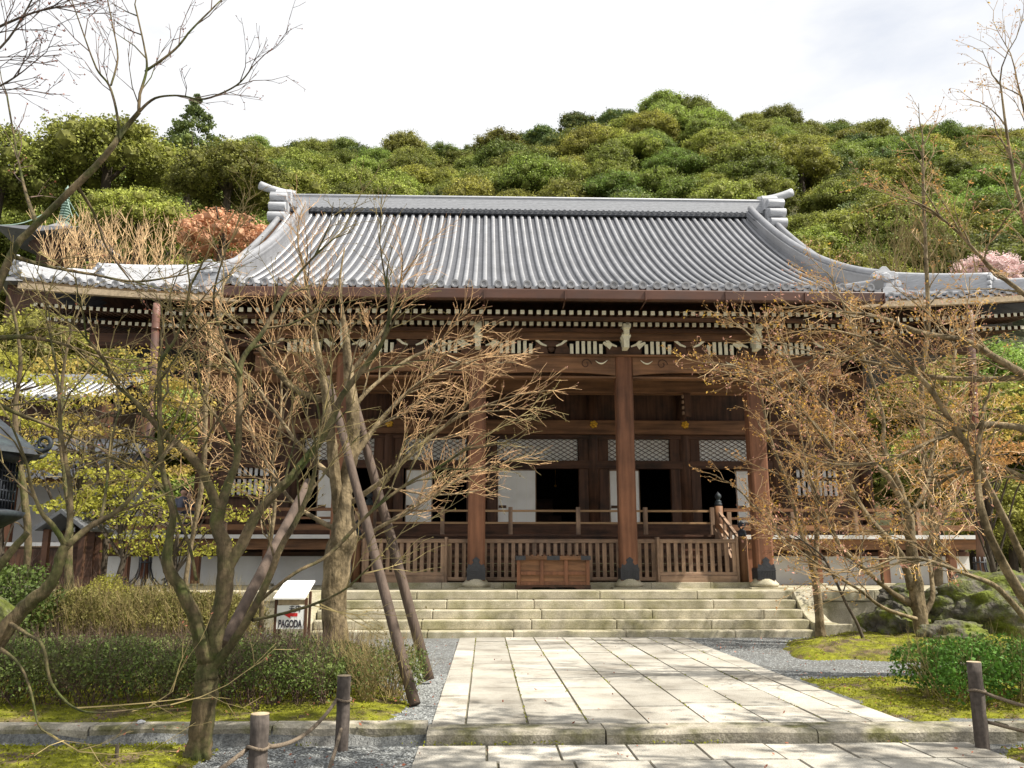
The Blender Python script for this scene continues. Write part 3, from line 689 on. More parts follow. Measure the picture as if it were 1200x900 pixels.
# body of the hall behind the porch: posts, doors, transoms, upper wall
YW = 28.5; FL = 2.39; PXS = [-11.1, -8.0, -4.96, -1.87, 1.87, 4.96, 8.0, 11.1]
for px in PXS:
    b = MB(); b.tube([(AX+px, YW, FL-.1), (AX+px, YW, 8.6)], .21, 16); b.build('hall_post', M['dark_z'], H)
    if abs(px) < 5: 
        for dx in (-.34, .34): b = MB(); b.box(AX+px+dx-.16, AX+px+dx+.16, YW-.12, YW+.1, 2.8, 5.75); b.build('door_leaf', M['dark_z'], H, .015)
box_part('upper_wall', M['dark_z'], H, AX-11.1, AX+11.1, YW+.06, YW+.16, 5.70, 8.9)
box_part('lintel_beam', M['wood_x'], H, AX-11.3, AX+11.3, YW-.3, YW+.05, 5.80, 6.28, bevel=.02)
box_part('frieze_beam', M['wood_x'], H, AX-11.3, AX+11.3, YW-.24, YW+.05, 7.5, 7.9, bevel=.02)
box_part('inner_tie_beam', M['wood_x'], H, AX-7.6, AX+7.6, 25.5, 25.9, 6.68, 7.2, bevel=.03)
box_part('threshold_beam', M['dark_x'], H, AX-11.2, AX+11.2, YW-.26, YW+.2, FL+.01, 2.83, bevel=.015)
box_part('transom_sill', M['dark_x'], H, AX-11.1, AX+11.1, YW-.18, YW+.12, 4.66, 4.93, bevel=.01)
box_part('transom_head', M['dark_x'], H, AX-11.1, AX+11.1, YW-.16, YW+.05, 5.66, 5.795, bevel=.01)
for px in PXS[2:6]:                         # gilt flower covers on the lintel
    b = MB(); c = (AX+px+.0, YW-.31, 6.13)
    for k in range(6): a = k*math.pi/3+.26; b.tube([(c[0]+.085*math.cos(a), c[1]+.012, c[2]+.085*math.sin(a)), (c[0]+.085*math.cos(a), c[1]-.03, c[2]+.085*math.sin(a))], [.06, .035], 10)
    b.tube([(c[0], c[1]+.01, c[2]), (c[0], c[1]-.06, c[2])], [.07, .03], 12); b.build('gilt_flower', M['gold'], H)
def bay(i, panel):
    a = AX+PXS[i]+.52; c = AX+PXS[i+1]-.52
    if i in (0, 6) or i in (1, 5): a -= .28 if i != 5 else 0; c += .28 if i != 1 else 0
    tr = box_part('transom', M['paper'], H, a, c, YW+.02, YW+.05, 4.93, 5.66)
    b = MB(); n = int((c-a)/.25)+1; h = .73
    for k in range(-6, n+1):
        for sg in (1, -1):
            x0 = a+k*.25; x1 = x0+1.25; z0, z1 = 4.93, 5.66
            if sg < 0: z0, z1 = z1, z0
            u0, u1 = 0., 1.
            if x0 < a: u0 = (a-x0)/(x1-x0)
            if x1 > c: u1 = (c-x0)/(x1-x0)
            if u1-u0 < .05: continue
            p = (x0+(x1-x0)*u0, YW-.01-.012*(sg > 0), z0+(z1-z0)*u0); q = (x0+(x1-x0)*u1, YW-.01-.012*(sg > 0), z0+(z1-z0)*u1)
            b.bar(p, q, .017, .02, (0, 1, 0))
    b.build('lattice', M['dark_x'], tr)
    if panel is None: return
    for (u0, u1, yy) in panel:
        x0 = a+(c-a)*u0; x1 = a+(c-a)*u1; pn = box_part('sliding_panel', M['paper'], H, x0, x1, YW+yy, YW+yy+.04, 2.85, 4.65)
        b = MB()
        for q in ((x0, x0+.03, 2.85, 4.65), (x1-.03, x1, 2.85, 4.65), (x0, x1, 4.60, 4.65), (x0, x1, 2.85, 2.9)): b.box(q[0], q[1], YW+yy-.012, YW+yy-.002, q[2], q[3])
        b.build('frame', M['grey_z'], pn); b = MB()
        for q in (1, 2, 3): xq = x0+(x1-x0)*q/4; b.box(xq-.002, xq+.002, YW+yy-.004, YW+yy-.001, 2.9, 4.6)
        b.build('seam', M['white'], pn)
        b = MB(); b.box(x0+.05, x0+.30, YW+yy-.02, YW+yy-.004, 3.36, 3.45); b.build('handle', M['dark_x'], pn)
bay(1, [(.2, .55, .0)]); bay(2, [(.02, .46, .0)]); bay(3, [(.0, .48, 0)]); bay(4, [(.0, .50, 0)]); bay(5, [(.52, 1., 0)])
for s, i in ((-1, 0), (1, 6)):              # outermost bays: boarded wall with a white slat window in two tiers
    a = AX+PXS[i]+.2; c = AX+PXS[i+1]-.2; m_ = (a+c)/2+s*-.15; wl, wr = m_-.72, m_+.72
    b = MB(); b.box(a, wl, YW, YW+.06, 2.83, 4.66); b.box(wr, c, YW, YW+.06, 2.83, 4.66); b.box(wl, wr, YW, YW+.06, 2.83, 3.75); b.box(wl, wr, YW+.001, YW+.061, 4.5, 5.7); b.box(a, wl, YW+.002, YW+.06, 4.9, 5.66); b.box(wr, c, YW+.002, YW+.06, 4.9, 5.66); b.build('wall', M['dark_z'], H)
    w_ = box_part('slat_window', M['dark_x'], H, wl, wr, YW-.10, YW-.02, 4.30, 4.38)
    b = MB()
    for z0, z1 in ((3.78, 4.28), (4.40, 4.9)):
        for k in range(8): x = wl+.09+k*(1.44-.18)/7; b.box(x-.05, x+.05, YW-.08, YW-.03, z0, z1)
    b.build('slat', M['plaster'], w_)
    b = MB(); b.box(wl-.08, wr+.08, YW-.12, YW-.005, 3.69, 3.78); b.box(wl-.08, wr+.08, YW-.12, YW-.005, 4.9, 4.99); b.build('frame', M['dark_x'], w_)
# room behind the doors, outer walls
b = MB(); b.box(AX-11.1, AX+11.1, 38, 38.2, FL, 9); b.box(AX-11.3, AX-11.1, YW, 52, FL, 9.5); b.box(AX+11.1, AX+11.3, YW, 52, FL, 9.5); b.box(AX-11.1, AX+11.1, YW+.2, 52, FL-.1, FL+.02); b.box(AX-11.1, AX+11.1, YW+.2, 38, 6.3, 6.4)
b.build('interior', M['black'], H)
for xa in (AX-11.4, AX+11.31): box_part('side_wall', M['dark_z'], H, xa, xa+.09, YW+.2, 52, FL, 9.5)
b = MB(); b.tube([(AX+1.0, 33.5, 5.9), (AX+1.0, 33.5, 4.6)], .01, 5); b.lathe([(.01, .1), (.05, .07), (.06, .03), (.04, 0), (.01, -.02)], (AX+1.0, 33.5, 4.5), 12); b.build('hanging_lantern', M['gold'], H)
b = MB(); b.box(AX-1.2, AX+1.4, 35.5, 36.5, FL, 3.5); b.box(AX-.9, AX+1.1, 36, 37.2, 3.5, 4.2); b.build('altar', M['dark_x'], H, .03)
# carved hanging bracket under the inner beam
b = MB(); xx = onY(804, 470, 25.6).x; b.box(xx-.1, xx+.1, 25.42, 25.52, 5.95, 6.66); b.mi = 1
for k in range(4): b.box(xx-.17, xx-.105, 25.42, 25.5, 6.0+k*.17, 6.1+k*.17)
b.build('carved_bracket', [M['dark_z'], M['grey_z']], H, .01)

# veranda: floor, white edge, posts, plaster skirting, railings
YV = 25.3
b = MB(); b.box(AX-13.2, AX+13.2, YV, 31, FL-.12, FL); b.box(AX-13.2, AX-11.3, 31, 53, FL-.12, FL); b.box(AX+11.3, AX+13.2, 31, 53, FL-.12, FL)
b.build('veranda_floor', M['grey_y'], H)
box_part('veranda_edge', M['plaster'], H, AX-13.2, AX+13.2, YV-.03, YV-.004, FL-.115, FL-.003)
box_part('veranda_beam', M['wood_x'], H, AX-13.1, AX+13.1, YV+.12, YV+.35, FL-.42, FL-.125)
for k in range(-6, 7):
    x = AX+k*2.02+ (.0 if k else 0)
    if abs(k) <= 2: continue
    box_part('veranda_post', M['red_z'], H, x-.11, x+.11, YV+.1, YV+.32, POD, FL-.43, bevel=.01)
    b = MB(); b.box(x-.2, x+.2, YV, YV+.42, POD-.02, POD+.06); b.build('base_stone', M['stone'], H, .02)
for x0, x1 in ((AX-13, AX-5.0), (AX+5.0, AX+13)):
    box_part('skirting_wall', M['plaster'], H, x0, x1, 26.1, 26.2, POD, 1.78)
    b = MB(); b.box(x0, x1, 26.05, 26.25, 1.78, 1.9); b.box(x0, x1, 26.25, 26.5, 1.85, FL-.1); b.build('skirting_beam', M['dark_x'], H)
def railing(x0, x1, posts, full):
    b = MB()
    if full:
        b.box(x0, x1, YV+.10, YV+.20, 3.08, 3.17); b.box(x0, x1, YV+.11, YV+.19, 2.84, 2.91); b.box(x0, x1, YV+.09, YV+.23, 2.52, 2.68)
    else:
        b.box(x0, x1, YV+.12, YV+.18, 3.06, 3.12); b.box(x0, x1, YV+.12, YV+.18, 2.71, 2.765)
    r = b.build('railing', M['rail'] if not full else M['wood_x'], H)
    for x in posts: q = MB(); q.box(x-.06, x+.06, YV+.08, YV+.2, FL, 3.07 if full else 3.2); q.build('railing_post', M['grey_z'], r)
railing(AX-5.0, AX+5.0, [AX-5+2*k+.0 for k in range(6)], False)
for s in (-1, 1):
    x0, x1 = sorted((AX+s*5.35, AX+s*13.1)); railing(x0, x1, [AX+s*(5.5+1.9*k) for k in range(5)], True)

# wooden stairs behind the slat fence
for k in range(7):
    z1 = POD+.21+k*.207; y0 = 23.35+k*.29
    box_part('stair_tread', M['dark_x'], H, AX-4.95, AX+4.95, y0-.03, y0+.32, z1-.06, z1)  # shade behind the fence is put into the dark tread colour
    box_part('stair_riser', M['dark_x'], H, AX-4.95, AX+4.95, y0+.02, y0+.06, z1-.20, z1-.062)
def knob(b, x, y, z, s=1.):
    b.lathe([(.10, 0), (.11, .02), (.11, .09), (.085, .1), (.095, .115), (.095, .15), (.06, .17), (.045, .2), (.085, .235), (.10, .275), (.09, .33), (.05, .375), (.012, .41), (.002, .43)], (x, y, z), 16)
for s in (-1, 1):
    b = MB(); b.prismx([(23.1, POD), (23.1, POD+.5), (25.3, FL+.3), (25.3, POD)], *sorted((AX+s*4.97, AX+s*5.07))); b.build('stair_string', M['grey_y'], H)
    for (y, z0, z1, nm) in ((22.95, POD+.02, 2.28, 0), (25.15, FL-.1, 3.22, 1)):
        x = AX+s*5.12; b = MB(); b.tube([(x, y, z0), (x, y, z1)], .125, 16); nw = b.build('newel_post', M['wood_z'], H)
        b = MB(); knob(b, x, y, z1); b.build('finial', M['bronze'], nw)
    x = AX+s*5.12
    for dz, w in ((-.16, .08), (-.50, .06), (-.80, .10)):
        b = MB(); b.bar((x, 22.95, 2.25+dz), (x, 25.15, 3.22+dz), w, w); b.build('stair_rail', M['grey_y'], H)
    for q in (.25, .5, .75): b = MB(); yy = 22.95+2.2*q; zz = 2.25+.97*q; b.box(x-.04, x+.04, yy-.04, yy+.04, zz-.85, zz-.1); b.build('rail_post', M['grey_z'], H)
    # downpipe in the corner under the side eaves, with its iron guard
    x = onY(183 if s < 0 else 1136, 360, 24.2).x; xb = onY(172 if s < 0 else 1146, 640, 24.2).x; b = MB()
    b.tube([(x, 24.25, 9.0), (x, 24.25, 8.6), ((x+xb)/2, 24.2, 5), (xb, 24.2, 1.15)], .11, 12)
    dp = b.build('downpipe', M['pipe'], H)
    for z in (8.2, 7.3, 6.4, 5.5, 4.6, 3.7, 2.8): f = (9-z)/7.85; xx = x+(xb-x)*f; b = MB(); b.tube([(xx, 24.24-.05*f, z), (xx, 24.24-.05*f, z+.07)], .125, 12); b.build('pipe_band', M['copper'], dp)
    b = MB()
    for k in range(8):
        a = k*math.pi/4+.3; pts = [(xb+math.cos(a)*r, 24.2+math.sin(a)*r, z) for r, z in ((.15, 1.75), (.15, 1.45), (.22, 1.2), (.42, .99), (.62, .96), (.74, 1.02), (.78, 1.1), (.74, 1.17), (.68, 1.13))]
        b.tube(pts, .022, 6)
    b.tube([(xb+math.cos(q*.5236)*.16, 24.2+math.sin(q*.5236)*.16, 1.6) for q in range(13)], .02, 6, False)
    b.build('iron_guard', M['iron'], dp)

# ---- slat fence panels in front of the wooden stairs
def slat_fence(name, label, x0, x1, y, z0, z1, pitch, sill):
    t = thing(name, label, 'fence', ((x0+x1)/2, y, POD)); b = MB()
    b.box(x0, x1, y-.05, y+.05, z1-.10, z1); b.box(x0, x1, y-.045, y+.045, z0, z0+.09)
    b.build('rail', M['grey_x'], t, .008); b = MB(); n = int((x1-x0)/pitch)
    for i in range(n+1):
        x = x0+(x1-x0-.1)*i/n+.05; w = .05+rnd(-.003, .003); b.box(x-w, x+w, y-.028, y+.028, z0+.09, z1-.10)
    b.build('slat', M['grey_z'], t); b = MB()
    b.box(x0-.07, x0+.0, y-.07, y+.07, POD-.0, z1+.05); b.box(x1, x1+.07, y-.07, y+.07, POD, z1+.05); b.build('end_post', M['grey_z'], t, .01)
    if sill: b = MB(); b.box(x0+.0, x1, y-.09, y+.09, POD+.002, z0-.002); b.build('sill', M['grey_x'], t, .01)
slat_fence('slat_fence', 'long weathered slat fence behind the wooden offering box', AX-2.72, AX+2.76, 22.92, POD+.19, 2.2, .187, False)
slat_fence('slat_fence', 'weathered slat fence panel beside the capped newel post right of the offering box', AX+2.84, AX+4.86, 22.75, POD+.32, 2.2, .187, True)
slat_fence('slat_fence', 'weathered slat fence panel left of the offering box beside the leaning poles', AX-4.86, AX-2.8, 22.75, POD+.32, 2.2, .187, True)
# ---- long stone plinth under the porch
b = MB(); coping(b, AX-5.2, AX+5.2, 22.62, 23.2, POD-.02, POD+.15, (1.5, 2.4)); b.build('porch_plinth', M['stone'], H, .012)
# ---- offering box
xl = onY(605.5, 668, 22.0).x; xr = onY(690.5, 668, 22.0).x
t = thing('offering_box', 'wide reddish brown panelled wooden offering box in front of the slat fence', 'offering box', ((xl+xr)/2, 22.1, POD))
b = MB(); b.box(xl+.05, xr-.05, 21.95, 22.5, POD+.1, 1.66); b.build('body', M['wood_x'], t)
b = MB()
for x in (xl, xl+(xr-xl)/3-.03, xl+2*(xr-xl)/3-.03, xr-.09): b.box(x, x+.09, 21.90, 21.948, POD+.1, 1.66)
for z in (POD+.1, 1.29): b.box(xl+.1, xr-.1, 21.912, 21.947, z, z+.085)
b.build('frame', M['red_z'], t, .006)
b = MB(); b.box(xl-.02, xr+.02, 21.86, 22.56, 1.662, 1.755); b.build('rim', M['wood_x'], t, .012)
b = MB()
for a, c in ((xl-.026, xl+.22), ((xl+xr)/2-.16, (xl+xr)/2+.16), (xr-.22, xr+.026)): b.box(a, c, 21.85, 22.57, 1.655, 1.763)
b.build('metal_strap', M['iron'], t)
b = MB()
for k in range(12): x = xl+.1+k*(xr-xl-.2)/11; b.box(x-.03, x+.03, 21.9, 22.5, 1.757, 1.79)
b.build('grille', M['wood_y'], t)
b = MB(); b.prism([(xl-.02, POD+.1), (xl-.02, POD+.0), (xl+.3, POD), (xl+.42, POD+.05), (xl+.8, POD+.05), ((xl+xr)/2, POD+.02), (xr-.8, POD+.05), (xr-.42, POD+.05), (xr-.3, POD), (xr+.02, POD), (xr+.02, POD+.1)], 21.89, 22.55); b.build('foot', M['dark_x'], t)

# ================================================================ OTHER BUILDINGS
def simple_roof(b, x0, x1, ye, yr, ze, zr, sag=.12):
    z = lambda x, y: ze+(zr-ze)*((y-ye)/(yr-ye))-sag*math.sin(math.pi*(y-ye)/(yr-ye))
    rows = [x0+i*STEP for i in range(int((x1-x0)/STEP))]
    tile_rows(b, rows, lambda x: ye, lambda x: yr, z, ident); eave_ends(b, rows, lambda x: ye, z, ident)
    tile_rows(b, rows, lambda x: ye, lambda x: yr, z, lambda x, y, z: (x, 2*yr-y, z))
t = thing('corridor_building', 'low tiled corridor building joining the hall on the far left', 'corridor', (-16, 28, 0))
b = MB(); simple_roof(b, -30, -9.4-1.6, 26.0, 28.6, 4.15, 5.15); b.build('roof', [M['tile'], M['pan']], t)
b = MB(); b.box(-30, -11, 28.35, 28.85, 5.1, 5.45); b.tube([(-30, 28.6, 5.5), (-11, 28.6, 5.5)], .13, 10); b.build('ridge', M['tile_pale'], t)
b = MB(); b.box(-30, -11.3, 29.6, 29.75, 2.2, 4.4); b.build('wall', M['plaster'], t)
b = MB(); b.box(-30, -11.3, 26.6, 30, 2.05, 2.2); b.build('floor', M['grey_x'], t)
b = MB(); b.box(-30, -11.3, 26.56, 26.6, 2.08, 2.19); b.build('floor_edge', M['plaster'], t)
for k in range(8):
    x = -12.3-k*2.2; b = MB(); b.box(x-.1, x+.1, 26.7, 26.9, .0, 4.25); b.build('post', M['red_z'], t, .01)
b = MB(); b.box(-30, -11.3, 26.65, 26.95, 4.0, 4.2); b.build('eave_beam', M['dark_x'], t)
t = thing('side_building', 'pale tiled roof of a building rising behind the yellow leaved tree', 'building', (-20, 42, 0))
b = MB(); simple_roof(b, -30, -17.5, 38.5, 43, 8.9, 10.6, .25); b.build('roof', [M['tile'], M['pan']], t)
b = MB(); b.box(-29.5, -17.8, 39.6, 46, 0, 9.0); b.build('wall', M['dark_z'], t)
b = MB(); b.box(-30, -17.5, 42.7, 43.3, 10.5, 10.9); b.build('ridge', M['tile_pale'], t)
# little garden shelter under the trees on the left
c = onY(83, 640, 19); t = thing('garden_shelter', 'small dark shelter with a low grey gabled roof behind the left hedge', 'shelter', (c.x, 19, 0))
b = MB(); zt = onY(83, 598, 19).z; 
b.prism([(c.x-.56, zt-.40), (c.x-.50, zt-.46), (c.x, zt-.10), (c.x+.50, zt-.46), (c.x+.56, zt-.40), (c.x, zt)], 18.4, 19.8); b.build('roof', M['tile_dark'], t, .01)
for dx in (-.38, .38):
    for yy in (18.7, 19.5): b = MB(); b.box(c.x+dx-.06, c.x+dx+.06, yy-.06, yy+.06, 0, zt-.42); b.build('post', M['dark_z'], t)
b = MB(); b.box(c.x-.31, c.x+.31, 19.4, 19.46, .3, zt-.45); b.build('back_panel', M['dark_x'], t)
# two storied pagoda on the wooded slope
c = onY(72, 285, 76); pz = c.z; t = thing('pagoda', 'far pagoda roof with tall green copper finial among the trees on the left', 'pagoda', (c.x, 76, hill(c.x, 76)))
b = MB(); k0 = len(b.v); e = 4.0
for (h, zz, up) in ((e, -.4, .5), (2.8, .05, .12), (1.6, .75, 0), (.5, 1.75, 0)):
    for j in range(8):
        a = j*math.pi/4+math.pi/4; r = h*(1.414 if j % 2 == 0 else 1.0); b.v.append((c.x+r*math.cos(a), 76+r*math.sin(a), pz+zz+(up if j % 2 == 0 else 0)))
for i in range(3):
    for j in range(8): a = k0+i*8+j; q = k0+i*8+(j+1) % 8; b.face((a, q, q+8, a+8))
b.face(tuple(range(k0+7, k0-1, -1))); b.face(tuple(range(k0+24, k0+32))); b.build('roof', M['tile'], t)
b = MB(); b.lathe([(1.9, -4.6), (1.9, -1.2), (2.6, -.5)], (c.x, 76, pz), 16); b.build('drum', M['dark_z'], t)
b = MB(); zb = hill(c.x, 76); b.box(c.x-2.8, c.x+2.8, 73.2, 78.8, zb-2, pz-4.6); b.build('lower_storey', M['dark_z'], t)
b = MB(); b.hexa([(c.x-4, 72, pz-5), (c.x+4, 72, pz-5), (c.x+4, 80, pz-5), (c.x-4, 80, pz-5), (c.x-1.9, 74.1, pz-3.6), (c.x+1.9, 74.1, pz-3.6), (c.x+1.9, 77.9, pz-3.6), (c.x-1.9, 77.9, pz-3.6)]); b.build('lower_roof', M['tile'], t)
b = MB(); b.tube([(c.x, 76, pz+1.6), (c.x, 76, pz+5.6)], [.10, .05], 8); b.box(c.x-.45, c.x+.45, 75.55, 76.45, pz+1.7, pz+2.05)
for k in range(9): b.lathe([(.12, -.05), (.50-.03*k, -.04), (.50-.03*k, .04), (.12, .05)], (c.x, 76, pz+2.35+k*.27), 14)
b.lathe([(.02, -.3), (.2, -.1), (.22, .05), (.08, .25), (.01, .45)], (c.x, 76, pz+5.3), 10); b.build('finial', M['verdigris'], t)
b = MB()
for k in range(4):
    a = k*math.pi/2+math.pi/4; A = Vector((c.x, 76, pz+4.6)); B = Vector((c.x+math.cos(a)*5.4, 76+math.sin(a)*5.4, pz+.15)); pts = [A.lerp(B, i/10)-Vector((0, 0, .9*math.sin(math.pi*i/10))) for i in range(11)]; b.tube(pts, .045, 5)
b.build('chain', M['verdigris'], t)

# ================================================================ TREES
class P_: pass
def grow(T, p, d, Ln, r, lvl, S):
    """one branch and its offspring; thick ones go to T.limb, thin ones to T.twig"""
    n = max(2, int(Ln/S.seg[min(lvl, len(S.seg)-1)])); st = Ln/n; p = Vector(p); d = Vector(d).normalized(); pts = [p.copy()]; ds = [d.copy()]
    for i in range(n):
        d = d + Vector((random.gauss(0, 1), random.gauss(0, 1), random.gauss(0, 1)))*S.wander + Vector((0, 0, S.up)); d.z *= S.flat if lvl > 0 else 1; d.normalize()
        p = p + d*st; pts.append(p.copy()); ds.append(d.copy())
    rr = [max(S.rmin, r*(1-.72*i/n)) for i in range(n+1)]
    if r > S.twig_r: T.limb.sm = True; T.limb.tube(pts, rr, 6 if r > .02 else 4, True)
    else: T.twig.tube(pts, rr, 3, False)
    T.n += 1
    offspring(T, pts, ds, Ln, r, lvl, S, S.t0)
def offspring(T, pts, ds, Ln, r, lvl, S, t0, dens=None):
    n = len(pts)-1
    if lvl >= S.maxl:
        for k in range(S.buds):
            t = rnd(.25, 1); i = min(n-1, int(t*n)); T.bud.append(pts[i].lerp(pts[i+1], t*n-i) + Vector((rnd(-1, 1), rnd(-1, 1), rnd(-1, 1)))*S.budj)
        T.bud.append(pts[-1]); return
    m = (dens if dens is not None else S.dens[min(lvl, len(S.dens)-1)])*Ln; m = int(m)+(random.random() < m % 1)
    for k in range(m):
        t = t0+(1-t0)*(k+rnd(.1, .9))/m; f = t*n; i = min(n-1, int(f)); q = pts[i].lerp(pts[i+1], f-i); d = ds[i]
        a = math.radians(rnd(*S.ang)); ax = d.orthogonal().normalized(); ax.rotate(Matrix.Rotation(rnd(0, 6.283), 3, d)); nd = d.copy(); nd.rotate(Matrix.Rotation(a, 3, ax))
        nl = S.len[min(lvl, len(S.len)-1)]*rnd(.55, 1.25)*(1-.35*t)
        grow(T, q, nd, nl, max(S.rmin, min(r*.6, S.rad[min(lvl, len(S.rad)-1)])), lvl+1, S)
def spec(**k):
    S = P_(); S.seg = [.25, .2, .14, .1]; S.wander = .17; S.up = .03; S.flat = .93; S.rmin = .0022; S.twig_r = .009; S.t0 = .2; S.maxl = 3
    S.buds = 1; S.budj = .01; S.dens = [3, 5, 8]; S.ang = (16, 46); S.len = [1.2, .6, .28]; S.rad = [.02, .008, .004]
    for a, b_ in k.items(): setattr(S, a, b_)
    return S
def smooth(pts, n=4):
    out_ = []
    for i in range(len(pts)-1):
        p0 = pts[max(0, i-1)]; p1 = pts[i]; p2 = pts[i+1]; p3 = pts[min(len(pts)-1, i+2)]
        for k in range(n):
            t = k/n; out_.append(tuple(.5*((2*p1[j])+(-p0[j]+p2[j])*t+(2*p0[j]-5*p1[j]+4*p2[j]-p3[j])*t*t+(-p0[j]+3*p1[j]-3*p2[j]+p3[j])*t**3) for j in range(len(p1))))
    out_.append(tuple(pts[-1])); return out_
def traced_tree(name, label, limbs, Y, base, S, mb='bark', mt='twig', mbud='bud_olive', budsize=.016, seed=1, lump=.25, cat='tree', wf=.84):
    """limbs: lists of (x, y, width in photo pixels, depth offset) followed by the density of side shoots"""
    random.seed(seed); t = thing(name, label, cat, base); T = P_(); T.limb = MB(); T.twig = MB(); T.bud = []; T.n = 0; trunk = MB()
    for pts, dens, t0 in limbs:
        W_ = []
        for q in pts:
            p = onY(q[0], q[1], Y+q[3]); dep = (p-_C).dot(_F); W_.append((p.x, p.y, p.z, q[2]*.5*dep/1000))
        W_ = smooth(W_, 5); P3 = [Vector(w[:3]) for w in W_]; R_ = [max(.003, w[3]*wf) for w in W_]
        for i in range(1, len(P3)-1): P3[i] += Vector((random.gauss(0, 1), random.gauss(0, 1), random.gauss(0, 1)))*min(.012, R_[i]*.05)
        (trunk if R_[0] > .012 else T.limb).tube(P3, R_, 16 if R_[0] > .08 else 10 if R_[0] > .04 else 6, True, lump)
        if dens:
            ds = [(P3[min(i+1, len(P3)-1)]-P3[max(0, i-1)]).normalized() for i in range(len(P3))]; Ln = sum((P3[i+1]-P3[i]).length for i in range(len(P3)-1))
            offspring(T, P3, ds, Ln, R_[len(R_)//2], 0, S, t0, dens)
            grow(T, P3[-1], ds[-1], S.len[0]*.9, R_[-1], 1, S)
    trunk.build('trunk', M[mb], t)
    if T.limb.v: T.limb.build('branch', M[mb], t)
    T.twig.build('twig', M[mt], t)
    mb_ = mbud if isinstance(mbud, list) else [mbud]
    if mbud and T.bud:
        for k_, nm_ in enumerate(mb_):
            sub = [tuple(q) for i_, q in enumerate(T.bud) if (i_//9) % len(mb_) == k_]
            if sub: leaves('bud', sub, budsize, M[nm_], t, aspect=.45)
    return t, T

# nearest maple, left foreground: forked mossy trunk
Y1 = 8.2; bs = onZ(230, 890, -.12)
S1 = spec(dens=[4, 6, 8], len=[1.0, .5, .24], rmin=.0019, rad=[.014, .006, .003], up=.035)
t1 = [
 ([(231,893,44,0),(234,872,36,0),(240,835,34,0),(243,805,34,0),(243,792,33,0),(247,770,28,.02),(255,733,27,.05),(263,690,26,.08),(263,645,24,.1),(254,614,20,.12),(257,597,19,.12)], 0, .5),
 ([(257,600,17,.12),(240,557,14,.1),(222,533,13,.05),(190,505,9,0),(160,472,6.5,-.1),(133,447,5,-.2),(122,420,4,-.3),(100,395,3,-.4)], 3, .15),
 ([(257,600,15,.12),(268,565,13,.2),(279,530,11,.25),(281,463,9.5,.3),(283,423,9,.35),(306,392,7.5,.4),(330,352,6,.5),(352,318,4,.6),(385,285,2.5,.7)], 3, .25),
 ([(262,675,20,.08),(285,635,17,.15),(298,607,15,.2),(320,580,13.5,.2),(343,558,12.5,.2),(383,505,11,.3),(401,463,9.5,.35),(432,424,8,.4),(450,397,6,.45),(456,362,4,.5),(452,330,3,.5)], 3, .3),
 ([(243,775,28,0),(232,735,20,-.05),(213,690,17,-.12),(196,662,17,-.15),(199,630,12,-.15),(203,604,10,-.15),(197,580,9,-.1),(189,537,7.5,-.1),(187,463,6.5,-.1),(188,425,6,-.1),(205,398,4.5,-.05),(215,370,3.5,0),(225,330,2.5,.1)], 3.2, .45),
 ([(246,785,22,.02),(266,762,15,-.05),(290,727,13,-.15),(312,685,11,-.2),(330,640,9,-.25),(350,605,8,-.3),(367,562,6,-.3),(372,520,4.5,-.35),(380,480,3,-.4)], 2.6, .4),
 ([(296,727,6,-.15),(335,718,5,-.3),(373,706,4.5,-.4),(405,690,3.5,-.5),(432,665,2.5,-.6)], 2.5, .3),
 ([(300,708,6,-.1),(345,672,6,-.1),(385,650,6,.1),(432,602,5.5,.2),(475,568,4.5,.4),(518,545,3.5,.5),(556,520,2.5,.6)], 2.6, .4),
 ([(230,680,5,0),(222,640,5,.1),(207,600,5,.2),(196,560,4,.3),(176,540,3,.3)], 2, .3),
 ([(281,540,6,.25),(262,500,5,.2),(238,465,4,.1),(230,420,3,0),(214,380,2.4,0)], 3, .2),
 ([(283,440,6,.3),(262,400,4.5,.3),(250,350,3.4,.3),(262,300,2.6,.3)], 3, .2),
]
traced_tree('maple_tree', 'bare forked maple with mossy trunk nearest on the left, beside the cut post', t1, Y1, bs, S1, 'bark', 'twig', 'bud_olive', .012, 11, wf=.75)

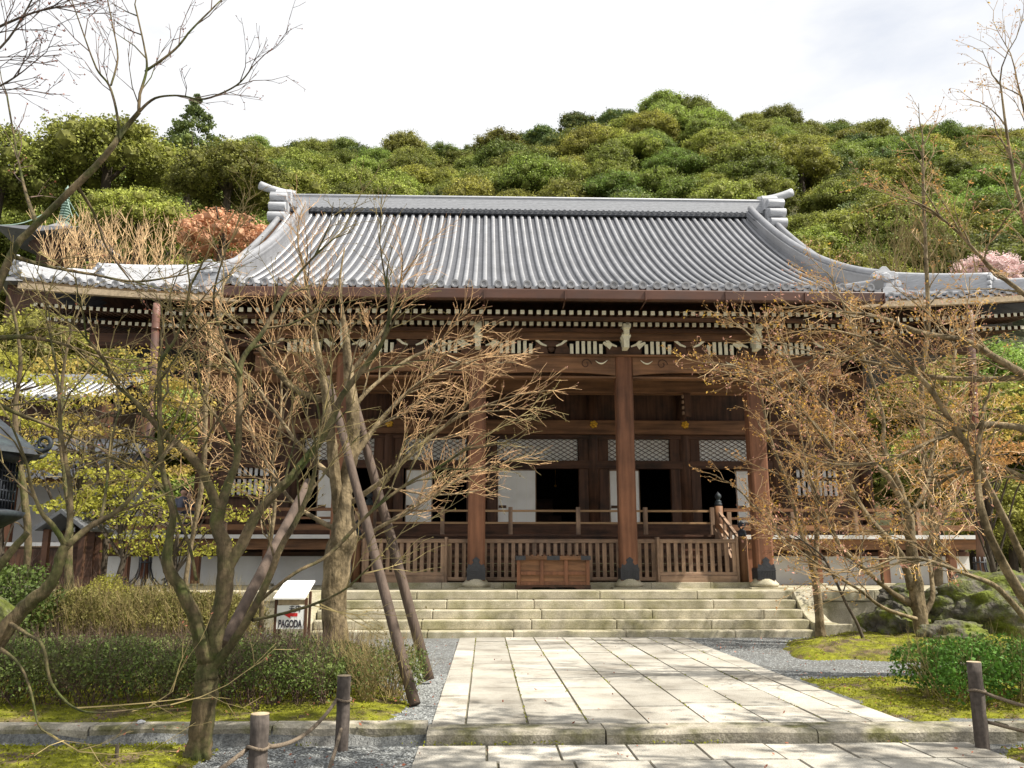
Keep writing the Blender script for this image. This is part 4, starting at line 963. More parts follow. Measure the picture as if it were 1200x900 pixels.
# old pale trunk held by poles, salmon twigs
Y2 = 12.0; bs2 = onZ(395, 800, .05)
S2 = spec(dens=[6, 8, 9], buds=1, len=[1.1, .62, .3], rmin=.0022, rad=[.015, .006, .0035], wander=.12, up=.03)
t2 = [
 ([(398,815,74,0),(396,790,58,0),(394,750,42,0),(391,705,38,0),(395,660,42,0),(403,625,42,0),(404,585,29,0),(408,555,22,0),(414,517,21,0),(412,470,18,0),(408,430,16,.05),(405,392,11,.1),(401,366,6,.1),(398,330,4,.1),(404,290,2,.1)], 0, .7),
 ([(398,600,22,0),(393,555,17,-.1),(386,500,14,-.15),(379,445,11,-.2),(370,398,8,-.2),(362,350,6,-.3),(356,310,4,-.4)], 3, .45),
 ([(382,470,11,-.1),(347,457,10,-.1),(322,432,8,-.2),(300,402,5,-.3),(280,380,3,-.4)], 3.5, .25),
 ([(412,540,11,0),(440,500,8,.2),(475,462,6,.4),(510,437,4.5,.6),(548,425,3,.7)], 4, .15),
 ([(410,590,10,0),(452,560,8,-.2),(495,520,6,-.2),(535,490,4.5,-.2),(572,474,3,-.3)], 4, .15),
 ([(412,480,8,.1),(440,450,6,.5),(480,420,5,.8),(520,405,3,1)], 3, .15),
 ([(408,440,8,.1),(440,400,6,.2),(458,370,4,.3),(470,330,3,.3)], 3, .15),
 ([(390,560,9,-.1),(350,520,7,.3),(320,480,5,.6),(290,440,4,.9),(265,420,3,1.)], 4, .15),
 ([(392,620,8,.1),(345,590,7,.5),(310,540,5,.9),(290,500,4,1.2),(270,480,3,1.3)], 4, .2),
 ([(405,640,7,.2),(455,612,6,.1),(500,585,5,.2),(540,560,3,.3)], 4.5, .3),
 ([(430,830,24,-.2),(418,800,26,-.1),(405,770,26,0)], 0, 1), ([(465,828,12,-.3),(438,806,20,-.2),(412,775,22,-.05)], 0, 1), ([(350,818,16,-.2),(372,795,22,-.1),(388,760,22,0)], 0, 1),
]
traced_tree('maple_tree', 'thick gnarled maple with pale bark and salmon twigs, propped by leaning poles', t2, Y2, bs2, S2, 'bark_pale', 'twig_pink', 'bud_pink', .010, 23, .3, wf=.74)

# upper left limb reaching into the sky
S0 = spec(dens=[3, 4, 5], len=[.9, .42, .2], rmin=.0024, rad=[.012, .006, .0035], up=.07, buds=2)
t0_ = [
 ([(-95,640,30,-.4),(-60,520,24,-.3),(-25,400,18,-.2),(13,300,14.5,-.1),(43,263,13.5,0),(90,217,12.5,0),(123,183,11,0),(147,150,10,.1),(163,131,9,.1)], 0, .8),
 ([(163,131,7,.1),(164,110,6,.1),(172,80,5,.15),(168,50,4,.2),(158,5,3,.3)], 3, .1),
 ([(170,84,5,.15),(205,58,4.5,.2),(225,34,4,.2),(257,2,3,.3)], 3, .15),
 ([(163,131,6,.1),(182,115,5,.1),(210,112,4,0),(240,116,4,-.1),(277,100,3.2,-.1),(296,78,2.4,-.2)], 4, .3),
 ([(140,165,6,.05),(137,133,5,0),(128,100,4.5,0),(113,80,4,-.1),(98,40,3,-.2),(84,0,2.5,-.3)], 3, .2),
 ([(130,100,4,0),(138,67,3.6,.1),(132,30,3,.2),(126,0,2.5,.2)], 2.5, .2),
 ([(43,263,9,0),(30,225,6,.3),(20,180,4,.5),(8,110,3,.6)], 2.5, .2),
 ([(13,300,10,-.1),(55,312,7,.3),(110,322,5,.6),(160,330,4,.9),(215,322,3,1.1)], 3, .15),
 ([(-25,400,12,-.2),(20,395,9,0),(70,402,6,.3),(120,420,4,.5)], 3, .2),
 ([(-40,450,12,-.2),(10,480,9,0),(60,500,6,.2),(105,520,4,.4)], 3, .2),
 ([(90,217,7,0),(110,250,5,.3),(125,290,4,.5),(150,325,3,.7)], 2.5, .2),
]
traced_tree('maple_tree', 'tree leaning in from the left edge with its thick limb reaching up to the sky', t0_, 9.6, onZ(-110, 800, 0), S0, 'bark', 'twig_dark', 'bud_red', .014, 31, wf=.6)
# dark shoots at the very corner
S00 = spec(dens=[6, 7, 8], len=[.55, .3, .16], rmin=.002, rad=[.007, .004, .003], up=.05, buds=2)
t00 = [
 ([(-330,700,30,0),(-240,480,24,0),(-150,260,16,0),(-90,120,10,0),(-40,40,6,0)], 0, .8),
 ([(-90,120,6,0),(-30,50,4.5,0),(30,18,3,0),(70,8,2,0)], 6, .3), ([(-100,140,6,0),(-40,90,4,0),(10,45,3,0),(45,-15,2,0)], 6, .3), ([(-110,160,6,0),(-40,120,4,.1),(5,98,3,.1),(25,85,2,.1)], 6, .4),
]
traced_tree('maple_tree', 'dark budding shoots of a tree crossing the top left corner of the sky', t00, 6.0, (-5, 6, -.12), S00, 'bark_dark', 'twig_dark', 'bud_red', .012, 37)
# low brown limb sweeping up on the left
S3 = spec(dens=[2.4, 4, 5], len=[1.0, .5, .25], rmin=.0018, rad=[.013, .006, .003], up=.03)
t3 = [
 ([(-40,800,34,0),(0,745,24,0),(28,712,19,0),(52,692,17,0),(64,675,15,0),(71,650,14,0),(78,638,12,0)], 0, .8),
 ([(78,640,10,0),(104,618,9,.1),(133,602,8,.15),(155,582,6,.2),(185,545,4,.3),(203,520,3,.4)], 2.5, .2),
 ([(77,640,8,0),(64,618,7,-.1),(50,602,6,-.15),(38,575,5,-.2),(30,540,4,-.3),(10,490,3,-.4)], 2.5, .2),
 ([(75,645,9,.05),(82,612,8,.2),(82,570,7,.3),(77,540,6,.35),(71,500,5,.4),(67,440,4,.5),(60,400,3,.6)], 2.4, .3),
 ([(8,728,7,0),(30,742,5,-.2),(50,758,4.5,-.4),(60,800,4,-.5),(85,828,3,-.6),(120,835,2.4,-.7),(200,826,2,-.8)], 1, .6),
 ([(0,760,6,-.1),(22,778,4,-.3),(36,810,3.5,-.5),(45,850,3,-.6),(62,862,2,-.6)], 1, .6),
 ([(-60,730,20,-.3),(-20,688,14,-.35),(2,660,12,-.4),(18,640,11,-.4),(32,624,9,-.4)], 0, .5),
 ([(118,610,5,.15),(125,570,4,.4),(128,530,3,.6),(140,480,2.5,.8)], 2.5, .2),
]
traced_tree('maple_tree', 'low brown maple limb curving up from the bottom left edge over the hedge', t3, 7.4, onZ(-40, 830, -.12), S3, 'bark', 'twig', 'bud_red', .012, 41)
# slim trees behind the left hedge
for i, (pts, Y, lab, sd_) in enumerate([
 ([(26,735,11,0),(28,690,10,0),(33,635,10,0),(28,580,9,0),(21,530,8,0),(18,480,7,0),(24,420,5,0),(15,360,4,0)], 14.5, 'slim upright tree beside the bronze lantern at the left edge', 51),
 ([(82,700,13,0),(80,660,11,0),(82,610,8,0),(76,560,6,0),(70,497,5,0),(75,430,4,0),(85,380,3,0)], 16, 'slim grey stemmed tree behind the low brown limb and clipped hedge', 52),
 ([(212,735,8,.1),(216,690,7,0),(222,650,6,0),(238,560,7,0),(240,500,7,0),(243,440,6,0),(255,380,5,0),(262,330,3,0)], 15, 'slim pale stemmed tree just behind the forked mossy maple', 53),
 ([(306,735,7,0),(308,690,6.5,0),(316,640,6,.1),(322,590,5.5,.1),(318,550,5,0),(328,500,4,0),(330,450,3,0)], 14, 'slender tree rising between the mossy maple and the pagoda sign', 54)]):
    S = spec(dens=[3.2, 4, 5], len=[1.1, .6, .3], rmin=.0028, rad=[.016, .008, .004], up=.04)
    traced_tree('maple_tree', lab, [(pts, 2.6, .3)], Y, onZ(pts[0][0], pts[0][1]+12, 0), S, 'bark_pale' if i > 1 else 'bark', 'twig_pink' if i > 1 else 'twig', 'bud_olive', .016, sd_)
# right hand maples
S5 = spec(dens=[3.7, 5.4, 5.8], len=[1.5, .8, .38], rmin=.0023, rad=[.018, .0075, .0038], up=.03, buds=3, budj=.05)
t5 = [
 ([(1083,752,28.1,0),(1080,735,20.3,0),(1076,705,20.3,0),(1071,670,18.7,0),(1068,640,15.6,0),(1066,612,13.3,0),(1060,588,10.9,0)], 0, .9),
 ([(1068,690,11.7,0),(1060,660,10.9,-.1),(1046,638,10.1,-.2),(1018,608,8.6,-.3),(998,575,7.8,-.4),(985,545,6.2,-.5),(965,512,5.5,-.6),(937,478,4.7,-.7),(905,450,3.5,-.8),(872,432,2.3,-.9)], 3, .25),
 ([(1060,592,9.4,0),(1040,558,7.8,.1),(1026,545,6.2,.2),(995,505,5.5,.3),(960,470,3.9,.4),(925,425,3.1,.5),(890,400,2.3,.6)], 3.2, .15),
 ([(1060,592,9.4,0),(1053,566,7.8,.1),(1036,528,7.0,.2),(1035,490,5.5,.3),(1020,440,4.7,.4),(1000,390,3.5,.4),(985,350,2.3,.5)], 3.2, .15),
 ([(1076,712,10.9,.1),(1045,694,7.8,-.1),(1015,668,6.2,-.3),(985,640,5.1,-.4),(965,600,3.9,-.5),(950,560,2.7,-.6)], 3, .25),
 ([(1080,725,7.0,0),(1093,700,7.0,.1),(1090,665,5.5,.3),(1085,640,4.7,.4),(1110,600,3.9,.5),(1130,560,3.1,.6)], 3, .3),
 ([(1064,610,7.0,0),(1085,570,6.2,.2),(1095,520,5.5,.4),(1110,470,3.9,.6),(1120,410,3.1,.7)], 3.2, .2),
 ([(1074,725,5.5,-.2),(1035,712,4.7,-.5),(1005,690,3.9,-.7),(968,668,3.1,-.8),(930,640,2.3,-.9)], 2.6, .3),
]
traced_tree('maple_tree', 'spreading pale multi limbed maple with orange young leaves in front of the boulders', t5, 17.2, onZ(1082, 750, .1), S5, 'bark_pale', 'twig_tan', ['bud_orange', 'bud_pink', 'bud_gold'], .027, 61)
S6 = spec(dens=[3.2, 4.5, 6], len=[1.2, .6, .3], rmin=.0033, rad=[.014, .007, .0045], up=.03, buds=3, budj=.03)
traced_tree('maple_tree', 'thin mossy maple standing at the right end of the stone steps', [
 ([(965,757,20,0),(961,735,13,0),(958,700,11,0),(953,667,10,0),(945,640,8,0),(937,618,6,-.1),(925,575,5,-.2),(905,520,4,-.3),(895,480,3,-.3)], 3, .4),
 ([(955,668,8,0),(957,630,7,.1),(957,575,5.5,.2),(950,520,4.5,.3),(930,470,3.5,.3)], 3, .3),
 ([(945,640,5,0),(920,628,4.5,.1),(905,612,4,.2),(880,590,3,.2)], 2.5, .3)], 17.6, onZ(963, 755, .05), S6, 'bark_pale', 'twig_tan', 'bud_orange', .03, 67)
traced_tree('maple_sapling', 'thin dark leaning sapling on the mossy mound right of the steps', [
 ([(1014,756,5.5,0),(1005,732,4.5,0),(992,708,4,0),(975,672,3.5,0),(962,650,3,0),(935,630,2,0)], 1.5, .4)], 16.5, onZ(1014, 756, .1), S6, 'bark_dark', 'twig_dark', 'bud_red', .02, 68)
S7 = spec(dens=[3.3, 5, 5.6], len=[1.25, .66, .32], rmin=.0019, rad=[.015, .0065, .0032], up=.03, buds=3, budj=.04)
t7 = [
 ([(1290,850,46,0),(1240,760,24,0),(1198,698,16,0),(1168,645,13,0),(1152,603,12,0),(1146,560,9,.1),(1148,510,7,.2)], 1.6, .7),
 ([(1260,800,30,.2),(1199,655,12,.2),(1177,607,11,.2),(1153,562,10.5,.2),(1133,522,9.5,.2),(1113,492,8,.2),(1085,450,8,.1),(1050,415,6,0),(1010,395,4,-.1)], 3, .45),
 ([(1330,600,30,.1),(1262,480,22,.1),(1200,440,15,0),(1165,418,12,0),(1133,400,10,-.1),(1080,390,8,-.2),(1030,372,6,-.3),(985,365,4,-.4)], 3.2, .3),
 ([(1200,442,10,0),(1150,445,9,.2),(1095,442,8,.3),(1045,430,6,.4),(995,420,4.5,.5),(950,412,3,.6)], 3.4, .15),
 ([(1320,560,26,.4),(1240,520,18,.4),(1190,500,12,.4),(1140,500,10,.3),(1085,520,7,.2),(1040,540,5,.1),(1000,545,3,.1)], 3.2, .3),
 ([(1262,480,20,.1),(1245,380,14,.2),(1215,300,10,.3),(1195,235,7,.3),(1182,170,4.5,.3),(1172,95,2.5,.3)], 1.3, .3),
 ([(1245,380,10,.2),(1200,345,8,.1),(1160,312,6,0),(1120,270,4,-.1),(1090,245,3,-.1)], 3.4, .2),
 ([(1215,300,8,.3),(1222,220,6,.3),(1205,150,4,.3),(1192,95,2.5,.3)], 1.2, .3),
 ([(1320,640,24,.4),(1255,590,16,.4),(1200,560,9,.4),(1160,545,7,.4),(1110,560,5,.4),(1070,600,3,.4)], 3, .3),
 ([(1210,735,12,-.2),(1170,690,9,-.3),(1130,672,7,-.4),(1080,655,5,-.5),(1040,655,3,-.5)], 2.8, .3),
]
traced_tree('maple_tree', 'big leaning maple at the right edge with long limbs and orange young leaves', t7, 11.8, onZ(1292, 850, 0), S7, 'bark_pale', 'twig_tan', ['bud_orange', 'bud_orange', 'bud_gold', 'bud_pink'], .021, 71, wf=.72)
S8 = spec(dens=[2.6, 4, 5], len=[1.3, .7, .35], rmin=.004, rad=[.02, .009, .005], up=.06, buds=2, budj=.03)
traced_tree('maple_tree', 'tall slender pale tree behind the boulders, its bare leader rising above the roof', [
 ([(1098,700,16,0),(1099,660,13,0),(1094,610,11,0),(1088,570,8,0),(1082,520,7,0),(1080,450,6.5,0),(1088,380,6,0),(1085,300,5,0),(1082,220,4,0),(1081,170,2.5,0)], 2.4, .3),
 ([(1094,612,8,0),(1112,585,7,.2),(1118,540,5,.3),(1125,480,4,.3)], 2.6, .2)], 20.0, onZ(1098, 715, 0), S8, 'bark_pale', 'twig_tan', 'bud_orange', .03, 73)

# ---- leaning support poles round the old maple
def pole(label, a, b_, Ya, Yb, w0, w1, group='leaning support poles'):
    p = onY(*a, Ya); q = onY(*b_, Yb); b = MB(); n = 8; da = (p-_C).dot(_F)/2000; r0 = w0*da; r1 = w1*da
    b.sm = True; b.tube([p.lerp(q, i/n) + Vector((rnd(-1, 1), rnd(-1, 1), 0))*.006 for i in range(n+1)], [r0+(r1-r0)*i/n for i in range(n+1)], 10)
    o = tag(rebase(b.build('support_pole', M['pole']), p), label, 'pole', group)
pole('leaning grey support pole with its foot in the hedge near the short post', (486, 826), (384, 443), 10.2, 12.1, 14, 11)
pole('leaning brown support pole standing on gravel nearest the paved path', (503, 797), (414, 468), 12.05, 12.3, 13, 11)
pole('dark support pole leaning right behind the forked mossy maple', (262, 755), (362, 565), 9.6, 11.9, 14, 14)

# ================================================================ HEDGES, BUSHES, ROCKS
def hedge(name, label, x0, x1, y0, y1, zb, zt, nleaf, size, m, nstem, stem_m, seed, low=.25, cat='hedge', stemr=.004, edge=.12):
    random.seed(seed); t = thing(name, label, cat, ((x0+x1)/2, (y0+y1)/2, zb)); C = []
    while len(C) < nleaf:
        x = rnd(x0-edge, x1+edge); y = rnd(y0-edge, y1+edge); h = random.random()**.62; d = min(x-x0, x1-x, y-y0, y1-y)+edge
        w = 1+.2*noise.noise((x*1.3, y*1.3, seed)); top = (zt-zb)*w*(.72+.28*min(1, max(0, d)/.35))
        if h < low and random.random() > (h/low)**2: continue
        if noise.noise((x*3.5, y*3.5, h*2.5+seed)) < -.30: continue
        C.append((x, y, zb+h*top+abs(random.gauss(0, .025))))
    bias = np.zeros((len(C), 3)); bias[:, 2] = .45
    leaves('foliage', C, size, M[m], t, bias=bias, aspect=.55, fold=.15)
    b = MB()
    for _ in range(nstem):
        p = Vector((rnd(x0, x1), rnd(y0, y1), zb-.03)); 
        for q in range(random.choice((2, 3, 4))):
            d = Vector((rnd(-.6, .6), rnd(-.6, .6), 1)).normalized(); pts = [p]; l = (zt-zb)*rnd(.75, 1.12)
            for i in range(4): d = (d+Vector((rnd(-.3, .3), rnd(-.3, .3), .05))).normalized(); pts.append(pts[-1]+d*l/4)
            b.tube(pts, [stemr*1.6*(1-.7*i/4) for i in range(5)], 3, False)
            for i in range(2, 5):
                for _k in range(2):
                    dd = (d+Vector((rnd(-1, 1), rnd(-1, 1), rnd(-.1, .8)))).normalized(); b.tube([pts[i], pts[i]+dd*rnd(.08, .2), pts[i]+dd*.25+Vector((0, 0, rnd(0, .1)))], [stemr*.6, stemr*.4, stemr*.25], 3, False)
    b.build('stem', M[stem_m], t); return t
hx = onZ(452, 800, 0).x
hedge('azalea_hedge', 'long low dark azalea hedge with thin stems along the left kerb', -9.5, hx-.35, 9.75, 12.0, .05, .65, 75000, .0185, 'leaf_azalea', 420, 'twig_dark', 3, .42)
hedge('azalea_bush', 'straggly sparse azalea bush round the feet of the leaning poles', hx-.7, -.85, 10.2, 11.6, .03, .60, 5000, .018, 'leaf_azalea', 60, 'twig', 4, .3, 'bush')
hedge('clipped_hedge', 'dry yellowish clipped hedge between the dark hedge and the hall', -7.3, -3.98, 14.3, 15.9, .0, 1.08, 46000, .022, 'leaf_dry', 300, 'twig', 5, .2)
hedge('glossy_bush', 'bright green glossy leaved bush behind the right hand post', 5.15, 8.4, 9.6, 10.9, .02, .68, 19000, .025, 'leaf_gloss', 110, 'twig', 6, .34, 'bush')
hedge('leafy_shrub', 'dark green leafy shrub beside the bronze lantern on the left', -8.6, -6.9, 13.2, 14.8, 0, 1.5, 11000, .035, 'leaf_azalea', 40, 'twig_dark', 8, .1, 'shrub')
hedge('moss_shrub', 'small bright mossy clump on top of the left bank', -7.0, -6.3, 15.3, 16.0, .6, 1.28, 5000, .02, 'leaf_yellow', 20, 'twig_dark', 9, .1, 'shrub')
def boulder(label, c, r, seed, sq=(1, 1, 1)):
    import bmesh as bmm
    bm = bmm.new(); bmm.ops.create_icosphere(bm, subdivisions=5, radius=1)
    for v in bm.verts:
        p = v.co.copy(); f = 1+.30*noise.noise(p*1.1+Vector((seed, 0, 0)))+.20*noise.noise(p*2.4+Vector((0, seed, 0)))+.10*noise.noise(p*5.5+Vector((0, 0, seed)))+.05*noise.noise(p*12)
        cell = noise.cell(p*1.6+Vector((seed, seed, 0))); f += .07*cell
        v.co = Vector((p.x*sq[0], p.y*sq[1], p.z*sq[2]))*f*r
    me = bpy.data.meshes.new('boulder'); bm.to_mesh(me); bm.free(); me.materials.append(M['rock'])
    for p in me.polygons: p.use_smooth = True
    o = bpy.data.objects.new('boulder', me); COL.objects.link(o); o.location = c; return tag(o, label, 'boulder', 'mossy boulders right of the steps')
def rk(px, py, Y): p = onY(px, py, Y); return (p.x, p.y, p.z)
boulder('round dark mossy boulder directly behind the pale multi limbed maple', rk(1050, 735, 17.9), .62, 3.1, (1, .9, .75))
boulder('large craggy mossy boulder reaching the right edge of the garden', rk(1165, 722, 17.6), 1.0, 8.4, (1.35, 1, .8))
boulder('flat topped stone behind the round dark boulder', rk(1055, 703, 19.2), .5, 5.2, (1.1, .8, .6))
boulder('mossy boulder between the pale maple trunk and the large craggy one', rk(1105, 722, 17.9), .6, 15.3, (1.1, .9, .85))
boulder('low mossy boulder in front of the large craggy one', rk(1120, 744, 16.6), .5, 12.7, (1.3, .8, .55))

# ================================================================ SMALL OBJECTS
def rope_post(label, px, py_top, base, dia):
    t = thing('rope_post', label, 'post', base, 'short wooden rope posts'); zt = onY(px, py_top, base[1]).z; b = MB(); n = 14; b.sm = True
    b.tube([(base[0]+rnd(-.004, .004), base[1], base[2]-.1+(zt-base[2]+.1)*i/8) for i in range(9)], [dia/2*rnd(.97, 1.03) for _ in range(9)], n)
    b.build('shaft', M['post'], t, 0); b = MB(); b.tube([(base[0], base[1], zt-.002), (base[0], base[1], zt+.006)], dia/2*.97, n); b.build('top', M['post_top'], t)
    b = MB(); zr = zt-(zt-base[2])*.32; b.tube([(base[0]+math.cos(a)*(dia/2+.008), base[1]+math.sin(a)*(dia/2+.008), zr+.01*math.sin(a*2)) for a in [k*.4488 for k in range(15)]], .012, 6, False); b.build('rope_loop', M['rope'], t); return zr
pa = onZ(298, 958, -.12); pb = onZ(400, 880, -.12); pc = onZ(1152, 880, -.12)
za = rope_post('short post with pale cut top beside the forked mossy maple', 298, 837, (pa.x, pa.y, -.12), .13)
zb_ = rope_post('short dark post standing against the kerb below the old propped maple', 400, 792, (pb.x, pb.y, -.12), .128)
zc = rope_post('short grey post at the right in front of the glossy bush', 1152, 776, (pc.x, pc.y, -.12), .13)
def rope(label, a, b_, sag, n=20):
    a = Vector(a); b_ = Vector(b_); b = MB(); b.sm = True
    b.tube([a.lerp(b_, i/n)-Vector((0, 0, sag*4*(i/n)*(1-i/n))) for i in range(n+1)], .016, 8)
    tag(rebase(b.build('rope', M['rope']), a), label, 'rope', 'ropes between the posts')
rope('rope hanging between the two short posts on the left', (pa.x+.07, pa.y, za), (pb.x-.06, pb.y-.02, zb_), .10)
rope('rope sloping down left from the post with the pale cut top', (pa.x-.06, pa.y, za), (pa.x-1.0, 5.0, .05), .12)
rope('rope sloping towards the viewer from the dark post at the kerb', (pb.x, pb.y-.07, zb_-.25), (-1.15, 6.0, .05), .12)
rope('rope running off to the right from the right hand post', (pc.x+.06, pc.y, zc-.02), (6.6, 8.1, .3), .16)
rope('loose dark rope lying low from the right post to the edge', (pc.x+.06, pc.y, zc-.28), (6.4, 7.7, .0), .08)
b = MB(); p = onZ(136, 893, -.08); b.tube([(p.x, p.y, -.15), (p.x, p.y, .06)], [.02, .016], 8); tag(rebase(b.build('wooden_stake', M['bark_dark']), (p.x, p.y, -.12)), 'tiny dark stake poking out of the moss at bottom left', 'stake')
p = onZ(170, 845, .06); boul = boulder('small white pebble lying on the left kerb stone', (p.x, 8.97, .07), .03, 2.2, (1.3, 1, .6)); boul.name = 'pebble'; boul['category'] = 'pebble'; boul.data.materials[0] = M['plaster']; del boul['group']

# pagoda sign stand
YS = 15.4; c = onY(346, 700, YS); gx = c.x; dep = (c-_C).dot(_F); px1 = dep/1000
t = thing('sign_stand', 'little roofed sign stand reading PAGODA with a red arrow', 'sign', (gx, YS, 0))
zt = onY(346, 680, YS+.2).z; zl = onY(346, 701, YS-.25).z; w = .29
b = MB(); b.hexa([(gx-w-.02,YS-.30,zl-.02),(gx+w-.06,YS-.30,zl-.02),(gx+w,YS+.22,zt-.03),(gx-w+.06,YS+.22,zt-.03),(gx-w-.02,YS-.30,zl+.01),(gx+w-.06,YS-.30,zl+.01),(gx+w,YS+.22,zt),(gx-w+.06,YS+.22,zt)]); b.build('sloped_board', M['sign_white'], t, .004)
zp0 = onY(346, 737, YS-.2).z; b = MB()
for x in (gx-.275, gx+.235): b.box(x-.022, x+.022, YS-.22, YS-.16, 0, zl); b.box(x-.02, x+.02, YS+.1, YS+.16, 0, zl+.1)
b.build('leg', M['dark_z'], t); b = MB(); b.box(gx-.24, gx+.21, YS-.2, YS-.16, zl-.11, zl-.03); b.build('rail', M['post_top'], t)
b = MB(); b.box(gx-.252, gx+.212, YS-.215, YS-.2, zp0, zl-.12); pn = b.build('sign_panel', M['sign_white'], t)
def text(s, h, x, z, y, m, parent, bold=.006, width=None):
    cu = bpy.data.curves.new('txt', 'FONT'); cu.body = s; cu.size = h*1.35; cu.align_x = 'CENTER'; cu.extrude = .002; cu.offset = bold
    o = bpy.data.objects.new('txt', cu); COL.objects.link(o); dg = bpy.context.evaluated_depsgraph_get(); me = bpy.data.meshes.new_from_object(o.evaluated_get(dg)); bpy.data.objects.remove(o)
    xs = [v.co.x for v in me.vertices]
    if width and xs: f = width/(max(xs)-min(xs)); 
    else: f = 1
    for v in me.vertices: v.co = Vector((v.co.x*f, -v.co.z, v.co.y))
    me.materials.clear(); me.materials.append(m); o = bpy.data.objects.new('lettering', me); COL.objects.link(o); o.parent = parent; o.location = Vector((x, y, z))-wloc(parent); return o
text('PAGODA', .125, gx-.02, zp0+.03, YS-.2185, M['sign_black'], pn, .006, .40)
b = MB(); za_ = zp0+.235; b.box(gx-.02, gx+.1, YS-.219, YS-.217, za_-.028, za_+.028); b.prism([(gx-.13, za_), (gx-.02, za_-.06), (gx-.02, za_+.06)], YS-.2195, YS-.2165); b.build('arrow', M['sign_red'], pn)
for k in range(2):                        # hand brushed characters, as strokes
    b = MB(); cx = gx-.0+k*.105; cz = zl-.185
    strokes = [((-.04, .04), (.04, .045)), ((-.045, .01), (.045, .012)), ((0, .06), (-.005, -.05)), ((-.01, 0), (-.045, -.045)), ((.005, 0), (.045, -.05)), ((-.03, -.03), (.03, -.028))] if k == 0 else [((-.035, .05), (-.035, -.045)), ((-.04, .045), (.04, .05)), ((.035, .05), (.032, -.05)), ((-.03, .01), (.03, .012)), ((-.03, -.02), (.03, -.018)), ((0, .06), (.01, .03))]
    for (p0, p1) in strokes: b.bar((cx+p0[0], YS-.2185, cz+p0[1]), (cx+p1[0], YS-.2185, cz+p1[1]), .012, .003, (0, 1, 0))
    b.build('character', M['sign_black'], pn)

# bronze lantern at the left edge
YL = 12.6; c = onY(-35, 640, YL); lx = c.x; Z = lambda py: onY(-10, py, YL).z
t = thing('bronze_lantern', 'large dark bronze lantern with a scrolled roof corner at the left edge', 'lantern', (lx, YL, 0))
b = MB()
for i in range(6):
    pass
k0 = 0; prof = [(.84, Z(533)), (.80, Z(527)), (.62, Z(517)), (.40, Z(503)), (.2, Z(491)), (.11, Z(482))]
for r, z in prof:
    for j in range(6): a = j*math.pi/3; b.v.append((lx+r*math.cos(a), YL+r*math.sin(a), z))
for i in range(len(prof)-1):
    for j in range(6): a = i*6+j; q = i*6+(j+1) % 6; b.face((a, q, q+6, a+6))
b.face((5, 4, 3, 2, 1, 0)); roof_ = b.build('roof', M['bronze'], t)
for j in range(6):
    a = j*math.pi/3; u = Vector((math.cos(a), math.sin(a), 0)); o_ = Vector((lx, YL, Z(528))); b = MB()
    pts = []
    for q in range(15): an = -math.pi/2+q*.42; r = .115-.004*q; pts.append(o_+u*(.87+r*math.cos(an)) + Vector((0, 0, .11+r*math.sin(an))))
    b.tube([o_+u*.6, o_+u*.76]+pts, [.05]*2+[.038-.0012*q for q in range(15)], 8); b.build('scroll', M['bronze'], roof_)
b = MB(); b.tube([(lx, YL, Z(482)), (lx, YL, Z(472)), (lx, YL, Z(462))], [.09, .13, .02], 10); b.build('finial', M['bronze'], t)
b = MB(); b.lathe([(.60, Z(541)-Z(531)-.0), (.66, Z(533)-Z(531)), (.6, 0)], (lx, YL, Z(531)), 6); b.build('neck', M['bronze'], t)
b = MB(); b.lathe([(.44, Z(598)), (.44, Z(541))], (lx, YL, 0), 6); cg = b.build('fire_box', M['iron'], t)
b = MB()
for j in range(6):
    a0 = (j+.5)*math.pi/3; a1 = (j+1.5)*math.pi/3; A = Vector((lx+.47*math.cos(a0), YL+.47*math.sin(a0), 0)); B = Vector((lx+.47*math.cos(a1), YL+.47*math.sin(a1), 0))
    for q in range(7): p = A.lerp(B, q/6); b.tube([(p.x, p.y, Z(598)), (p.x, p.y, Z(541))], .018, 5)
    for q in range(6): z = Z(598)+(Z(541)-Z(598))*q/5; b.tube([(A.x, A.y, z), (B.x, B.y, z)], .016, 5)
b.build('lattice', M['bronze'], cg)
b = MB(); b.lathe([(.30, Z(622)), (.62, Z(606)), (.66, Z(600)), (.5, Z(597))], (lx, YL, 0), 12); b.build('tray', M['bronze'], t)
b = MB(); b.lathe([(.24, Z(690)), (.19, Z(670)), (.18, Z(640)), (.26, Z(622))], (lx, YL, 0), 14); b.build('shaft', M['kerb'], t)
b = MB(); b.lathe([(.72, 0), (.72, Z(722)), (.66, Z(712)), (.40, Z(695)), (.26, Z(688))], (lx, YL, 0), 12); b.build('pedestal', M['rock'], t)

